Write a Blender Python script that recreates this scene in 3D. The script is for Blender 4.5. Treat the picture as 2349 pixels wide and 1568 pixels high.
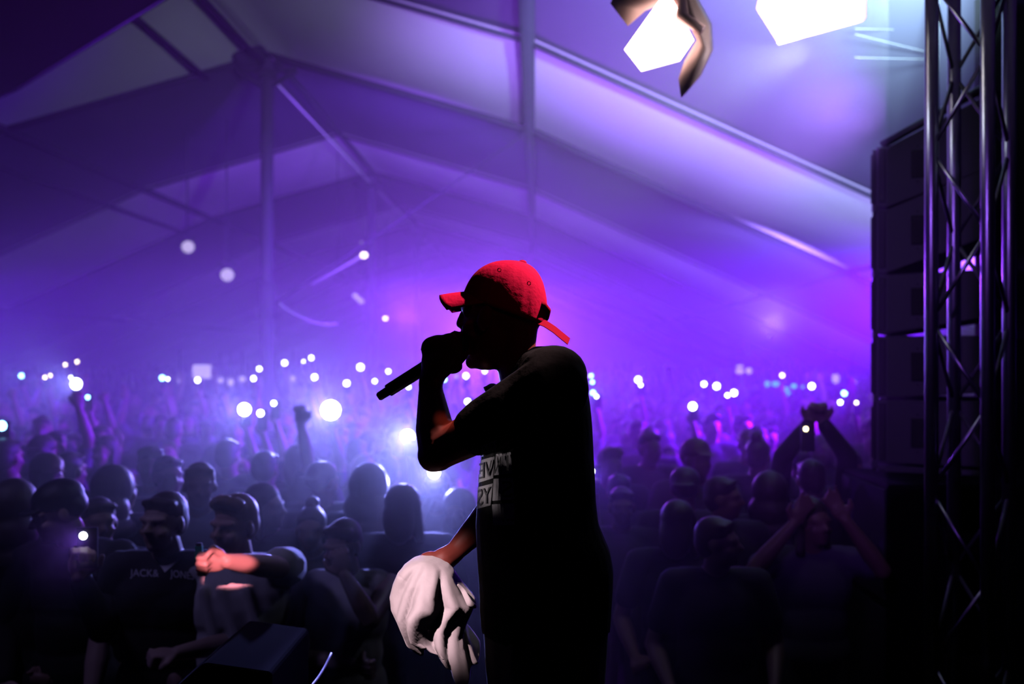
import bpy, bmesh, math, random
import numpy as np
from mathutils import Vector, Matrix
from mathutils.bvhtree import BVHTree

random.seed(7)
sc = bpy.context.scene
for o in list(bpy.data.objects):
    bpy.data.objects.remove(o)
col = sc.collection
PI = math.pi

# ------------------------------------------------------------------ camera
CAMZ = 2.3
cam_d = bpy.data.cameras.new('camera')
cam_d.lens = 35; cam_d.sensor_width = 36
cam_d.shift_x = -0.02278; cam_d.shift_y = 0.01533
cam_d.dof.use_dof = True; cam_d.dof.focus_distance = 2.3; cam_d.dof.aperture_fstop = 2.4
cam_d.clip_start = 0.05; cam_d.clip_end = 300
cam = bpy.data.objects.new('camera', cam_d); col.objects.link(cam)
cam.location = (0, 0, CAMZ); cam.rotation_euler = (PI/2, 0, 0)
sc.camera = cam
F, CX, CY = 2283.75, 1228.0, 820.0
def P(px, py, d):
    """the point at depth d (metres in front of the lens) seen at a pixel of the photograph"""
    return Vector(((px-CX)/F*d, d, CAMZ+(CY-py)/F*d))

# ------------------------------------------------------------------ world, exposure
w = bpy.data.worlds.new('night'); sc.world = w; w.use_nodes = True
w.node_tree.nodes['Background'].inputs[0].default_value = (0.002, 0.001, 0.006, 1)
w.node_tree.nodes['Background'].inputs[1].default_value = 0.3
sc.view_settings.view_transform = 'Standard'; sc.view_settings.look = 'None'
sc.view_settings.exposure = 0.0; sc.view_settings.gamma = 1.0
sc.view_settings.use_curve_mapping = False
cy = sc.cycles
cy.use_denoising = True
cy.max_bounces = 4; cy.diffuse_bounces = 0; cy.glossy_bounces = 2
cy.transmission_bounces = 2; cy.volume_bounces = 0; cy.transparent_max_bounces = 4
cy.sample_clamp_direct = 0; cy.sample_clamp_indirect = 2.0
cy.use_light_tree = True
cy.caustics_reflective = False; cy.caustics_refractive = False

def lamp(name, kind, loc, aim, power, color, angle=60, blend=.6, size=.1, parent=None):
    l = bpy.data.lights.new(name, kind); l.energy = power; l.color = color
    l.use_shadow = True
    if kind == 'SPOT':
        l.spot_size = math.radians(angle); l.spot_blend = blend; l.shadow_soft_size = size
    elif kind == 'AREA':
        l.shape = 'SQUARE'; l.size = size
    else:
        l.shadow_soft_size = size
    o = bpy.data.objects.new(name, l); col.objects.link(o)
    o.location = loc
    if aim is not None:
        o.rotation_euler = (Vector(aim)-Vector(loc)).to_track_quat('-Z', 'Y').to_euler()
    if parent is not None:
        o.parent = parent; o.location = Vector(loc)-parent.location
    return o
VIO = (0.15, 0.003, 1.0)
# violet roof washes at the stage front, plus unseen ones added mid-tent
lamp('roof_wash', 'SPOT', (1.2, 3.6, 3.2), (.8, 14, 6.2), 10500, (.36, .15, 1.0), 44, .8, .15)
lamp('roof_wash', 'SPOT', (2.95, 6.3, 2.9), (6.0, 15, 4.7), 3600, (.42, .42, 1.0), 56, .8, .15)
lamp('roof_wash', 'SPOT', (-1.5, 11.5, 2.7), (-2.8, 21, 6.6), 5000, (.24, .04, 1.0), 70, .8, .15)
lamp('roof_wash', 'SPOT', (3.0, 12.5, 2.7), (4.5, 22, 5.0), 4500, (.32, .20, 1.0), 70, .8, .15)
# cool white wash under the roof
lamp('white_wash', 'SPOT', (1.75, 4.2, 3.9), (2.0, 12, 6.6), 9500, (.55, .85, 1.0), 58, 1.0, .1)
# unseen violet backlights, added behind performer and at tent sides to light the haze
lamp('violet_backlight', 'SPOT', (-.66, 18, 2.75), (-.3, 6, 1.3), 5200, (.29, .05, 1.0), 76, 1.0, .25)
lamp('violet_backlight', 'SPOT', (4.3, 9.2, 3.1), (-2.0, 9.6, 1.3), 15000, VIO, 75, 1.0, .15)
lamp('violet_backlight', 'SPOT', (4.9, 10.5, 3.2), (-1.0, 18.0, 2.3), 2600, (.22, .02, 1.0), 80, 1.0, .15)
lamp('violet_backlight', 'SPOT', (-10.5, 13.0, 3.0), (-1.0, 10.5, 1.3), 4500, VIO, 50, 1.0, .15)
lamp('blue_beam', 'SPOT', (2.0, 4.0, 4.9), (2.35, 7.5, 2.4), 160, (.12, .25, 1.0), 34, 1.0, .08)
lamp('side_fill', 'SPOT', (-.2, 1.2, 3.3), (2.0, 5.2, 2.2), 110, (.34, .12, 1.0), 40, 1.0, .1)  # unseen fill added to bring out the loudspeaker sides
# warm narrow beams that fall on the performer
lamp('warm_beam', 'SPOT', (1.35, 2.75, 4.5), (-0.03, 2.28, 2.49), 700, (1.0, .62, .60), 11, .5, .03)
lamp('red_fill', 'SPOT', (.7, .2, 3.3), tuple(P(1165, 690, 2.25)), 1.4, (1.0, .05, .12), 9, .8, .1)  # unseen red fill added to lift the cap's shadow side
lamp('warm_beam', 'SPOT', (-1.5, 0.2, 3.9), (-0.25, 2.37, 1.685), 520, (1.0, .68, .72), 6.4, .5, .04)
lamp('warm_beam', 'SPOT', (-1.1, 0.7, 3.9), tuple(P(1040, 972, 2.15)), 90, (1.0, .35, .22), 1.5, .6, .01)
rb = lamp('red_beam', 'SPOT', (-.42, 0.5, 2.72), tuple(P(520, 1294, 3.58)), 1300, (1.0, .30, .36), 1.5, .5, .008)
rb.scale = (2.6, 1, 1)
lamp('red_beam', 'SPOT', (-.5, 0.9, 4.4), tuple(P(440, 1482, 3.55)), 120, (1.0, .03, .05), 1.3, .5, .01)
lamp('dim_front_wash', 'SPOT', (-2.6, 2.7, 4.2), (-1.25, 3.95, 1.4), 34, (.44, .36, 1.0), 58, 1.0, .2)  # unseen dim wash placed to light the front row, clear of the performer
lamp('print_light', 'SPOT', (-1.6, 3.35, 1.6), tuple(P(1114, 1092, 2.14)), 60, (1.0, .85, .9), 4.6, .4, .02)  # unseen lamp added to brighten the shirt print

# ------------------------------------------------------------------ materials
def newmat(name):
    m = bpy.data.materials.new(name); m.use_nodes = True
    return m, m.node_tree.nodes, m.node_tree.links, m.node_tree.nodes['Principled BSDF']
def mat(name, rgb, rough=.6, metal=0., noise=0., scale=20., bump=0., sheen=0., spec=.5):
    m, n, l, b = newmat(name)
    b.inputs['Base Color'].default_value = (*rgb, 1); b.inputs['Roughness'].default_value = rough
    b.inputs['Metallic'].default_value = metal
    b.inputs['Specular IOR Level'].default_value = spec
    if sheen: b.inputs['Sheen Weight'].default_value = sheen
    if noise or bump:
        t = n.new('ShaderNodeTexNoise'); t.inputs['Scale'].default_value = scale; t.inputs['Detail'].default_value = 4
        tc = n.new('ShaderNodeTexCoord'); l.new(tc.outputs['Object'], t.inputs['Vector'])
        if noise:
            r = n.new('ShaderNodeMix'); r.data_type = 'RGBA'
            r.inputs[6].default_value = (*[c*(1-noise) for c in rgb], 1)
            r.inputs[7].default_value = (*[min(1, c*(1+noise)) for c in rgb], 1)
            l.new(t.outputs['Fac'], r.inputs[0]); l.new(r.outputs[2], b.inputs['Base Color'])
        if bump:
            bp = n.new('ShaderNodeBump'); bp.inputs['Strength'].default_value = bump; bp.inputs['Distance'].default_value = .01
            l.new(t.outputs['Fac'], bp.inputs['Height']); l.new(bp.outputs[0], b.inputs['Normal'])
    return m
def emit(name, rgb, s):
    m, n, l, b = newmat(name)
    b.inputs['Base Color'].default_value = (0, 0, 0, 1)
    b.inputs['Emission Color'].default_value = (*rgb, 1); b.inputs['Emission Strength'].default_value = s
    m.cycles.emission_sampling = 'NONE'
    return m
def varmat(name, rough=.7, sheen=0.):
    """takes its colour from the object's own colour, so copies can share a mesh"""
    m, n, l, b = newmat(name)
    oi = n.new('ShaderNodeObjectInfo'); l.new(oi.outputs['Color'], b.inputs['Base Color'])
    b.inputs['Roughness'].default_value = rough
    if sheen: b.inputs['Sheen Weight'].default_value = sheen
    return m
M = {}
M['skin'] = varmat('skin', .5); M['cloth'] = varmat('cloth', .85); M['hair'] = varmat('hair', .55)
M['pskin'] = mat('performer_skin', (.27, .055, .040), .55, noise=.15, scale=40)
M['ptee'] = mat('black_jersey', (.006, .005, .006), .95, spec=.12, bump=.2, scale=60)
M['pant'] = mat('black_denim', (.010, .010, .012), .9)
M['white_print'] = mat('white_print', (.75, .72, .75), .8, noise=.2, scale=120)
M['black_print'] = mat('black_print', (.004, .004, .004), .8)
M['redcap'] = mat('red_cotton', (.66, .003, .060), .9, noise=.12, scale=90, bump=.15, spec=.08)
M['redstrap'] = mat('red_strap', (.38, .004, .03), .9, spec=.06)
M['towel'] = mat('white_towel', (.82, .76, .80), .95, noise=.06, scale=60, bump=.12, sheen=.3)
M['black'] = mat('black_plastic', (.004, .004, .005), .9, spec=.03)
M['mic'] = mat('matt_black_metal', (.012, .012, .013), .4, metal=.6)
M['grille'] = mat('mic_grille', (.08, .08, .085), .5, metal=.8, bump=.6, scale=400)
M['alu'] = mat('aluminium', (.34, .35, .38), .33, metal=1., noise=.12, scale=30)
M['steel'] = mat('dull_steel', (.08, .08, .09), .6, metal=.5)
M['cab'] = mat('cabinet_paint', (.085, .075, .10), .75, noise=.3, scale=200, bump=.3)
M['cabdark'] = mat('cabinet_recess', (.006, .006, .007), .8)
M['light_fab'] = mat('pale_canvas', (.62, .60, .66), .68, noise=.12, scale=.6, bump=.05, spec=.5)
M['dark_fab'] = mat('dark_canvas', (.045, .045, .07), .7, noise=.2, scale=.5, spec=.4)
M['rafter'] = mat('dark_rafter', (.02, .02, .03), .9, spec=.08)
M['mast'] = mat('mast_steel', (.05, .035, .09), .7)
M['purlin'] = mat('purlin_steel', (.02, .02, .03), .9, spec=.08)
M['cable'] = mat('pale_cable', (.45, .43, .5), .5)
M['ground'] = mat('trodden_ground', (.03, .025, .02), .95, noise=.3, scale=4, bump=.5)
M['stage'] = mat('black_stage_deck', (.008, .008, .009), .7, noise=.3, scale=10)
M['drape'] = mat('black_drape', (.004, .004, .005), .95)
M['barrier'] = mat('barrier_steel', (.12, .12, .13), .4, metal=.8)
M['phone'] = mat('phone_case', (.03, .03, .035), .4)
M['flash'] = emit('white_flash', (.82, .90, 1.0), 14)
M['flash_cyan'] = emit('cyan_flash', (.25, .62, 1.0), 12)
M['flash_warm'] = emit('warm_flash', (1.0, .80, .45), 9)
M['cyan_led'] = emit('cyan_led', (.0, .75, .85), 1.1)
M['green_led'] = emit('green_led', (.0, .85, .42), 1.2)
M['glow_white'] = emit('glowing_panel', (.80, .68, 1.0), .85)
M['lens_white'] = emit('white_hot_lens', (1.0, .96, .93), 9)
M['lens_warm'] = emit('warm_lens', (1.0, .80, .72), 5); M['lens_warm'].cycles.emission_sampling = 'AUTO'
M['copper'] = mat('warm_flare_arc', (.75, .42, .40), .35, metal=.4)
M['hood'] = mat('flare_hood', (.82, .50, .47), .5, metal=.2)  # pinkish flare tint, used for both lamp shells
M['green_plastic'] = mat('green_plastic', (.02, .5, .28), .4)

# ------------------------------------------------------------------ object helpers
def tag(o, label=None, cat=None, group=None, kind=None):
    if label: o['label'] = label
    if cat: o['category'] = cat
    if group: o['group'] = group
    if kind: o['kind'] = kind
    return o
def empty(name, loc, rz=0):
    o = bpy.data.objects.new(name, None); col.objects.link(o)
    o.location = loc; o.rotation_euler = (0, 0, rz); o.empty_display_size = .1
    return o
def link(name, me, m, parent=None, loc=None, smooth=True):
    o = bpy.data.objects.new(name, me); col.objects.link(o)
    if m is not None and not me.materials: me.materials.append(m)
    if smooth:
        me.polygons.foreach_set('use_smooth', [True]*len(me.polygons))
    if parent is not None: o.parent = parent
    if loc is not None: o.location = loc
    return o
class MB:
    """collects plain shapes into one mesh"""
    def __init__(s): s.v = []; s.f = []
    def add(s, vs, fs):
        b = len(s.v); s.v += [tuple(v) for v in vs]; s.f += [tuple(i+b for i in f) for f in fs]
        return s
    def box(s, c, h, R=None):
        c = Vector(c); h = Vector(h); vs = []
        for z in (-1, 1):
            for y in (-1, 1):
                for x in (-1, 1):
                    v = Vector((x*h.x, y*h.y, z*h.z)); v = (R @ v) if R else v; vs.append(c+v)
        return s.add(vs, [(0,2,3,1),(4,5,7,6),(0,1,5,4),(2,6,7,3),(0,4,6,2),(1,3,7,5)])
    def tube(s, pts, rad, n=10, cap=True):
        pts = [Vector(p) for p in pts]; k = len(pts)
        rad = rad if isinstance(rad, (list, tuple)) else [rad]*k
        vs = []; up0 = None
        for i, p in enumerate(pts):
            t = (pts[min(i+1, k-1)]-pts[max(i-1, 0)]).normalized()
            if up0 is None:
                up0 = t.orthogonal().normalized()
            a = (up0-t*up0.dot(t)).normalized(); up0 = a; b = t.cross(a)
            for j in range(n):
                th = 2*PI*j/n; vs.append(p+(a*math.cos(th)+b*math.sin(th))*rad[i])
        fs = [(i*n+j, i*n+(j+1) % n, (i+1)*n+(j+1) % n, (i+1)*n+j) for i in range(k-1) for j in range(n)]
        if cap: fs += [tuple(range(n))[::-1], tuple(range((k-1)*n, k*n))]
        return s.add(vs, fs)
    def caps(s, p0, p1, r0, r1, n=12):
        """a tapered limb with round ends"""
        p0 = Vector(p0); p1 = Vector(p1); t = (p1-p0)
        if t.length < 1e-5: t = Vector((0, 0, 1e-4))
        t.normalize(); pts = []; rad = []
        for k in range(4):
            th = PI/2*(k+.35)/4; pts.append(p0-t*r0*math.cos(th)); rad.append(r0*math.sin(th))
        pts += [p0, p1]; rad += [r0, r1]
        for k in range(4):
            th = PI/2*(k+.35)/4; pts.append(p1+t*r1*math.sin(th)); rad.append(r1*math.cos(th))
        return s.tube(pts, rad, n)
    def ell(s, c, r, R=None, n=16, m=10):
        c = Vector(c); vs = []
        for i in range(1, m):
            th = PI*i/m
            for j in range(n):
                ph = 2*PI*j/n
                v = Vector((r[0]*math.sin(th)*math.cos(ph), r[1]*math.sin(th)*math.sin(ph), r[2]*math.cos(th)))
                vs.append(c+((R @ v) if R else v))
        a = Vector((0, 0, r[2])); a = (R @ a) if R else a
        vs += [c+a, c-a]; T = (m-1)*n
        fs = [(i*n+j, (i+1)*n+j, (i+1)*n+(j+1) % n, i*n+(j+1) % n) for i in range(m-2) for j in range(n)]
        fs += [(T, j, (j+1) % n) for j in range(n)] + [(T+1, (m-2)*n+(j+1) % n, (m-2)*n+j) for j in range(n)]
        return s.add(vs, fs)
    def loft(s, rings, cap=True):
        n = len(rings[0]); vs = [v for r in rings for v in r]; k = len(rings)
        fs = [(i*n+j, i*n+(j+1) % n, (i+1)*n+(j+1) % n, (i+1)*n+j) for i in range(k-1) for j in range(n)]
        if cap: fs += [tuple(range(n))[::-1], tuple(range((k-1)*n, k*n))]
        return s.add(vs, fs)
    def mesh(s, name='m'):
        me = bpy.data.meshes.new(name); me.from_pydata(s.v, [], s.f); me.update(); return me
    def fused(s, vox, smooth=3, name='m', disp=None):
        """all the shapes grown together into one skin"""
        me = s.mesh(name); o = bpy.data.objects.new('tmp', me); col.objects.link(o)
        r = o.modifiers.new('r', 'REMESH'); r.mode = 'VOXEL'; r.voxel_size = vox; r.adaptivity = 0
        if smooth:
            q = o.modifiers.new('s', 'SMOOTH'); q.iterations = smooth; q.factor = .5
        dg = bpy.context.evaluated_depsgraph_get(); dg.update()
        out = bpy.data.meshes.new_from_object(o.evaluated_get(dg))
        bpy.data.objects.remove(o); bpy.data.meshes.remove(me)
        out.name = name; out.materials.clear()
        out.polygons.foreach_set('use_smooth', [True]*len(out.polygons))
        return out
    def build(s, name, m, parent=None, smooth=False, loc=None):
        return link(name, s.mesh(name), m, parent, loc, smooth)
def bevel(o, wd=.01, seg=2):
    b = o.modifiers.new('b', 'BEVEL'); b.width = wd; b.segments = seg; b.limit_method = 'ANGLE'; return o

# ------------------------------------------------------------------ the tent
RX, RZ = -3.8, 6.65            # ridge
SH, SZ = 3.72, 5.59            # shoulders
EX, EZ = 12.0, 1.86            # eaves
Y0 = 1.2; DARK, LIGHT = 5.1, 3.95
prof = [(RX-EX, EZ), (RX-SH, SZ), (RX, RZ), (RX+SH, SZ), (RX+EX, EZ)]
ceil = empty('ceiling', (RX, 0, 0)); tag(ceil, kind='structure')
def roof_panel(y0, y1, m):
    mb = MB(); NU, NV = 7, 7; pts = []
    for (a, b) in zip(prof[:-1], prof[1:]):
        for i in range(NU):
            t = i/NU; pts.append((a[0]+(b[0]-a[0])*t, a[1]+(b[1]-a[1])*t, 4*t*(1-t)))
    pts.append((*prof[-1], 0))
    rows = []
    for lay in (0, .02):
        for j in range(NV):
            v = j/(NV-1); y = y0+(y1-y0)*v; sag = .09*4*v*(1-v)
            rows.append([(x-RX, y, z+lay-sag*s-.05*sag) for (x, z, s) in pts])
    n = len(pts); vs = [p for r in rows for p in r]; fs = []
    for L in (0, NV):
        for j in range(NV-1):
            for i in range(n-1):
                a = (L+j)*n+i; q = (a, a+1, a+n+1, a+n); fs.append(q if L else q[::-1])
    mb.add(vs, fs); return mb.build('roof_panel', m, ceil, True)
ys = [(-2.75+1.2-1.2, 1.2+0, 'x')]
y = 5.1-3.9; edges = []
bays = []
yy = 1.2; light = True
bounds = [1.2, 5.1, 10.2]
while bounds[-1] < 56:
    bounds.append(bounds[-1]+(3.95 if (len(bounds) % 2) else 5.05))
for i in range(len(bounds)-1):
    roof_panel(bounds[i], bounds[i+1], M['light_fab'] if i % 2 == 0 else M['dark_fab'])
YB = bounds[-1]
for b in bounds[1:-1]:
    mb = MB()
    for (a, c) in zip(prof[:-1], prof[1:]):
        mb.tube([(a[0]-RX, b, a[1]-.05), (c[0]-RX, b, c[1]-.05)], .05 if abs(b-14.15) < .3 else .028, 8)
    mb.build('rafter', M['rafter'], ceil, True)
def purlin(x, z, y0, y1, r=.05, m='purlin'):
    return MB().tube([(x-RX, y0, z), (x-RX, y1, z)], r, 8).build('purlin', M[m], ceil, True)
purlin(RX+SH, SZ-.06, 5.1, YB, .075); purlin(RX-SH, SZ-.06, 5.1, YB, .06)
purlin(RX-.05, RZ-.20, 5.1, 14.1, .045); purlin(RX+.10, RZ-.14, 5.1, 14.1, .012, 'cable')
purlin(RX-.02, RZ-.30, 14.1, YB, .016, 'cable'); purlin(RX+.10, RZ-.12, 14.1, YB, .045)
purlin(RX-.85, RZ-.40, 5.1, 14.1, .04)
purlin(RX-SH-.65, SZ-.38, 14.1, 23.1, .04); purlin(RX-8.4, 3.4, 5.1, YB, .05); purlin(RX+8.2, 3.5, 5.1, YB, .045)
def plane_box(name, c, h, m):
    o = MB().box(c, h).build(name, m); tag(o, kind='structure'); return o
plane_box('floor', (RX, 26, -.05), (EX+2, 32, .05), M['ground'])
plane_box('wall_left', (RX-EX-.03, YB/2, EZ/2), (.03, YB/2, EZ/2), M['light_fab'])
plane_box('wall_right', (RX+EX+.03, YB/2+2, EZ/2), (.03, YB/2-2, EZ/2), M['light_fab'])
bw = MB(); pr = [(RX-EX, 0)]+prof+[(RX+EX, 0)]
bw.add([(x, YB, z) for x, z in pr]+[(x, YB+.05, z) for x, z in pr],
       [tuple(range(len(pr))), tuple(range(len(pr), 2*len(pr)))[::-1]]+[(i, i+len(pr), (i+1) % len(pr)+len(pr), (i+1) % len(pr)) for i in range(len(pr))])
tag(bw.build('wall_back', M['light_fab']), kind='structure')

# masts on the ridge
def mast(yv, label, crown=True):
    t = empty('tent_mast', (RX, yv, 0)); tag(t, label, 'mast', None)
    MB().tube([(0, 0, 0.02), (0, 0, 2.9), (0, 0, RZ-.12)], .088, 14).build('pole', M['mast'], t, True)
    MB().tube([(0, 0, 0), (0, 0, .03)], .22, 16).build('base_plate', M['mast'], t, True)
    MB().tube([(0, 0, 2.85), (0, 0, 3.35)], [.125, .12], 14).build('sleeve', M['mast'], t, True)
    mb = MB()
    mb.tube([(0, 0, RZ-.42), (0, 0, RZ-.30)], [.12, .16], 14)
    for s in (-1, 1):
        mb.tube([(0, 0, RZ-.55), (s*.42, 0, RZ-.28)], .03, 8)
        mb.tube([(0, 0, RZ-.30), (s*.42, 0, RZ-.26)], .035, 8)
    mb.build('crown_bracket', M['rafter'], t, True)
    return t
mast(14.1, 'tall dark steel mast rising from the crowd to the tent ridge')
mast(23.1, 'paler hazy mast further back in the tent, above the microphone')
mast(32.1, 'faint thin mast deepest in the haze behind the others')
# drum shaped fan hanging beside the mast head
t = empty('roof_ventilator', tuple(P(572, 122, 14.0))); tag(t, 'rounded black drum shaped unit hung beside the mast head under the ridge', 'ventilator')
MB().tube([(-.22, 0, 0), (-.15, 0, .0), (.15, 0, 0), (.22, 0, 0)], [.10, .19, .19, .12], 20).build('drum', M['rafter'], t, True)
MB().tube([(0, 0, .16), (0, 0, .42)], .015, 6).build('hanger', M['rafter'], t, True)
MB().box((0, 0, .17), (.1, .1, .015)).build('bracket', M['rafter'], t)

def cable(name, a, b, sag, r, label, m='cable', cat='cable', n=14):
    a = Vector(a); b = Vector(b); o0 = a.copy(); pts = []
    for i in range(n+1):
        u = i/n; p = a.lerp(b, u)-Vector((0, 0, sag*4*u*(1-u))); pts.append(p-o0)
    o = MB().tube(pts, r, 6).build(name, M[m], None, True, o0)
    return tag(o, label, cat)
cable('guy_cable', (RX+SH-.05, 14.05, SZ-.12), (RX+.1, 14.05, 3.05), .02, .012, 'thin taut guy cable slanting from the roof joint down to the tall mast', 'purlin')
cable('festoon_cable', P(640, 696, 14.0), P(775, 742, 15.0), .10, .022, 'drooping pale cable hanging to the right of the tall mast')
# lamps and fixtures hung deep in the tent
def tube_lamp(a, b, r, label, m, cat='lamp'):
    a = Vector(a); b = Vector(b); t = empty('strip_light', tuple(a)); tag(t, label, cat)
    d = b-a
    MB().tube([d*.0, d*.97], r, 8).build('tube', M['cable'], t, True)
    MB().ell(d, (r*2.4, r*2.4, r*2)).build('lens', M[m], t, True)
    top = Vector((0, 0, 2.0))
    MB().tube([d*.5, d*.5+top], .006, 5).build('hanger', M['rafter'], t, True)
    return t
tube_lamp(P(715, 652, 17), P(835, 585, 17), .025, 'slim pale strip light with a glowing upper tip, hanging below the roof', 'lens_warm')
def hung_lamp(px, py, d, r, m, label, drop=1.2, rz=0):
    t = empty('hanging_lamp', tuple(P(px, py, d))); tag(t, label, 'lamp')
    MB().tube([(0, .02, 0), (0, .10, .0), (0, .22, 0)], [r*1.3, r*1.25, r*.7], 12).build('housing', M['black'], t, True)
    MB().ell((0, 0, 0), (r, r*.5, r*.8)).build('lens', M[m], t, True)
    MB().tube([(0, .12, r), (0, .12, drop)], .008, 5).build('hanger', M['rafter'], t, True)
    return t
hung_lamp(497, 469, 22.5, .045, 'lens_white', 'tiny white-hot lamp fixed at the rafter, upper left of the tall mast', .12)
hung_lamp(884, 730, 24, .05, 'flash_warm', 'small yellowish lamp glowing above the microphone', 2.4)
hung_lamp(829, 556, 20, .02, 'glow_white', 'faint pin-prick lamp just above the slim strip light', 1.6)
t = empty('string_of_lamps', tuple(P(815, 678, 20))); tag(t, 'short crooked cluster of pale lamps hanging below the strip light', 'lamp')
for k, (a, b) in enumerate([(0, 0), (7, 7), (14, 13)]):
    MB().ell((a*.0088, 0, -b*.0088), (.055, .04, .05)).build('bulb', M['glow_white'], t, True)
MB().tube([(0, 0, 0), (.06, 0, -.06), (.125, 0, -.11)], .012, 6).build('cord', M['cable'], t, True)
MB().tube([(.06, 0, -.02), (.06, 0, 2.4)], .008, 5).build('hanger', M['rafter'], t, True)
def par_can(loc, aim, label, s=1., drop=1.3):
    t = empty('par_can', tuple(loc)); tag(t, label, 'stage light')
    R = (Vector(aim)-Vector(loc)).to_track_quat('-Z', 'Y').to_matrix()
    def tr(v): return R @ (Vector(v)*s)
    MB().tube([tr((0, 0, -.16)), tr((0, 0, .02)), tr((0, 0, .10)), tr((0, 0, .17))], [.11*s, .11*s, .09*s, .04*s], 16, cap=True).build('housing', M['mast'], t, True)
    MB().tube([tr((0, 0, -.165)), tr((0, 0, -.160))], .10*s, 16).build('lens', M['glow_white'], t, True)
    mb = MB(); mb.tube([tr((-.13, 0, 0)), Vector((-.13*s, 0, .16*s)), Vector((0, 0, .20*s)), Vector((.13*s, 0, .16*s)), tr((.13, 0, 0))], .012*s, 6)
    mb.build('yoke', M['mast'], t, True)
    MB().tube([(0, 0, .2*s), (0, 0, drop)], .012, 6).build('hanger', M['mast'], t, True)
    return t
par_can(P(520, 628, 15.5), P(560, 700, 12), 'hazy stage light pointing down right, left of the tall mast', 1.0, 2.4)
par_can(P(430, 565, 16.5), P(470, 600, 13), 'barely visible stage light higher and left of its neighbour', 1.0, 2.0)

# haze that fills the tent beyond the stage edge
hz = MB(); hp = [(RX-EX+.1, .02), (RX-EX+.1, EZ-.2), (RX-SH, SZ-.02), (RX, RZ-.02), (RX+SH, SZ-.02), (RX+EX-.1, EZ-.2), (RX+EX-.1, .02)]
def hring(y, xm):
    return [(min(x, xm), y, (.02 if z < .1 else EZ-.2+(SZ-EZ+.18)*(RX+EX-.1-xm)/(EX-SH-.1)) if x > xm else z) for x, z in hp]
hz.loft([hring(3.2, 1.12), hring(5.9, 2.1), hring(6.15, 99), hring(YB-.1, 99)])
hm = bpy.data.materials.new('haze'); hm.use_nodes = True
for nd in list(hm.node_tree.nodes):
    if nd.type != 'OUTPUT_MATERIAL': hm.node_tree.nodes.remove(nd)
vs_ = hm.node_tree.nodes.new('ShaderNodeVolumeScatter'); vs_.inputs['Density'].default_value = .024
vs_.inputs['Anisotropy'].default_value = .5
hm.node_tree.links.new(vs_.outputs[0], [n for n in hm.node_tree.nodes if n.type == 'OUTPUT_MATERIAL'][0].inputs['Volume'])
ho = hz.build('haze', hm); tag(ho, 'thin violet stage haze filling the tent above the crowd', 'haze', None, 'stuff')

lh = MB().box((RX+.4, 17.2, 1.66), (9.0, 12.7, 1.64))
h2 = hm.copy(); h2.name = 'low_haze'
for nd in h2.node_tree.nodes:
    if nd.type == 'VOLUME_SCATTER': nd.inputs['Density'].default_value = .034
lho = lh.build('haze', h2); tag(lho, 'denser violet haze hanging low among the heads of the crowd', 'haze', None, 'stuff')

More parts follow.
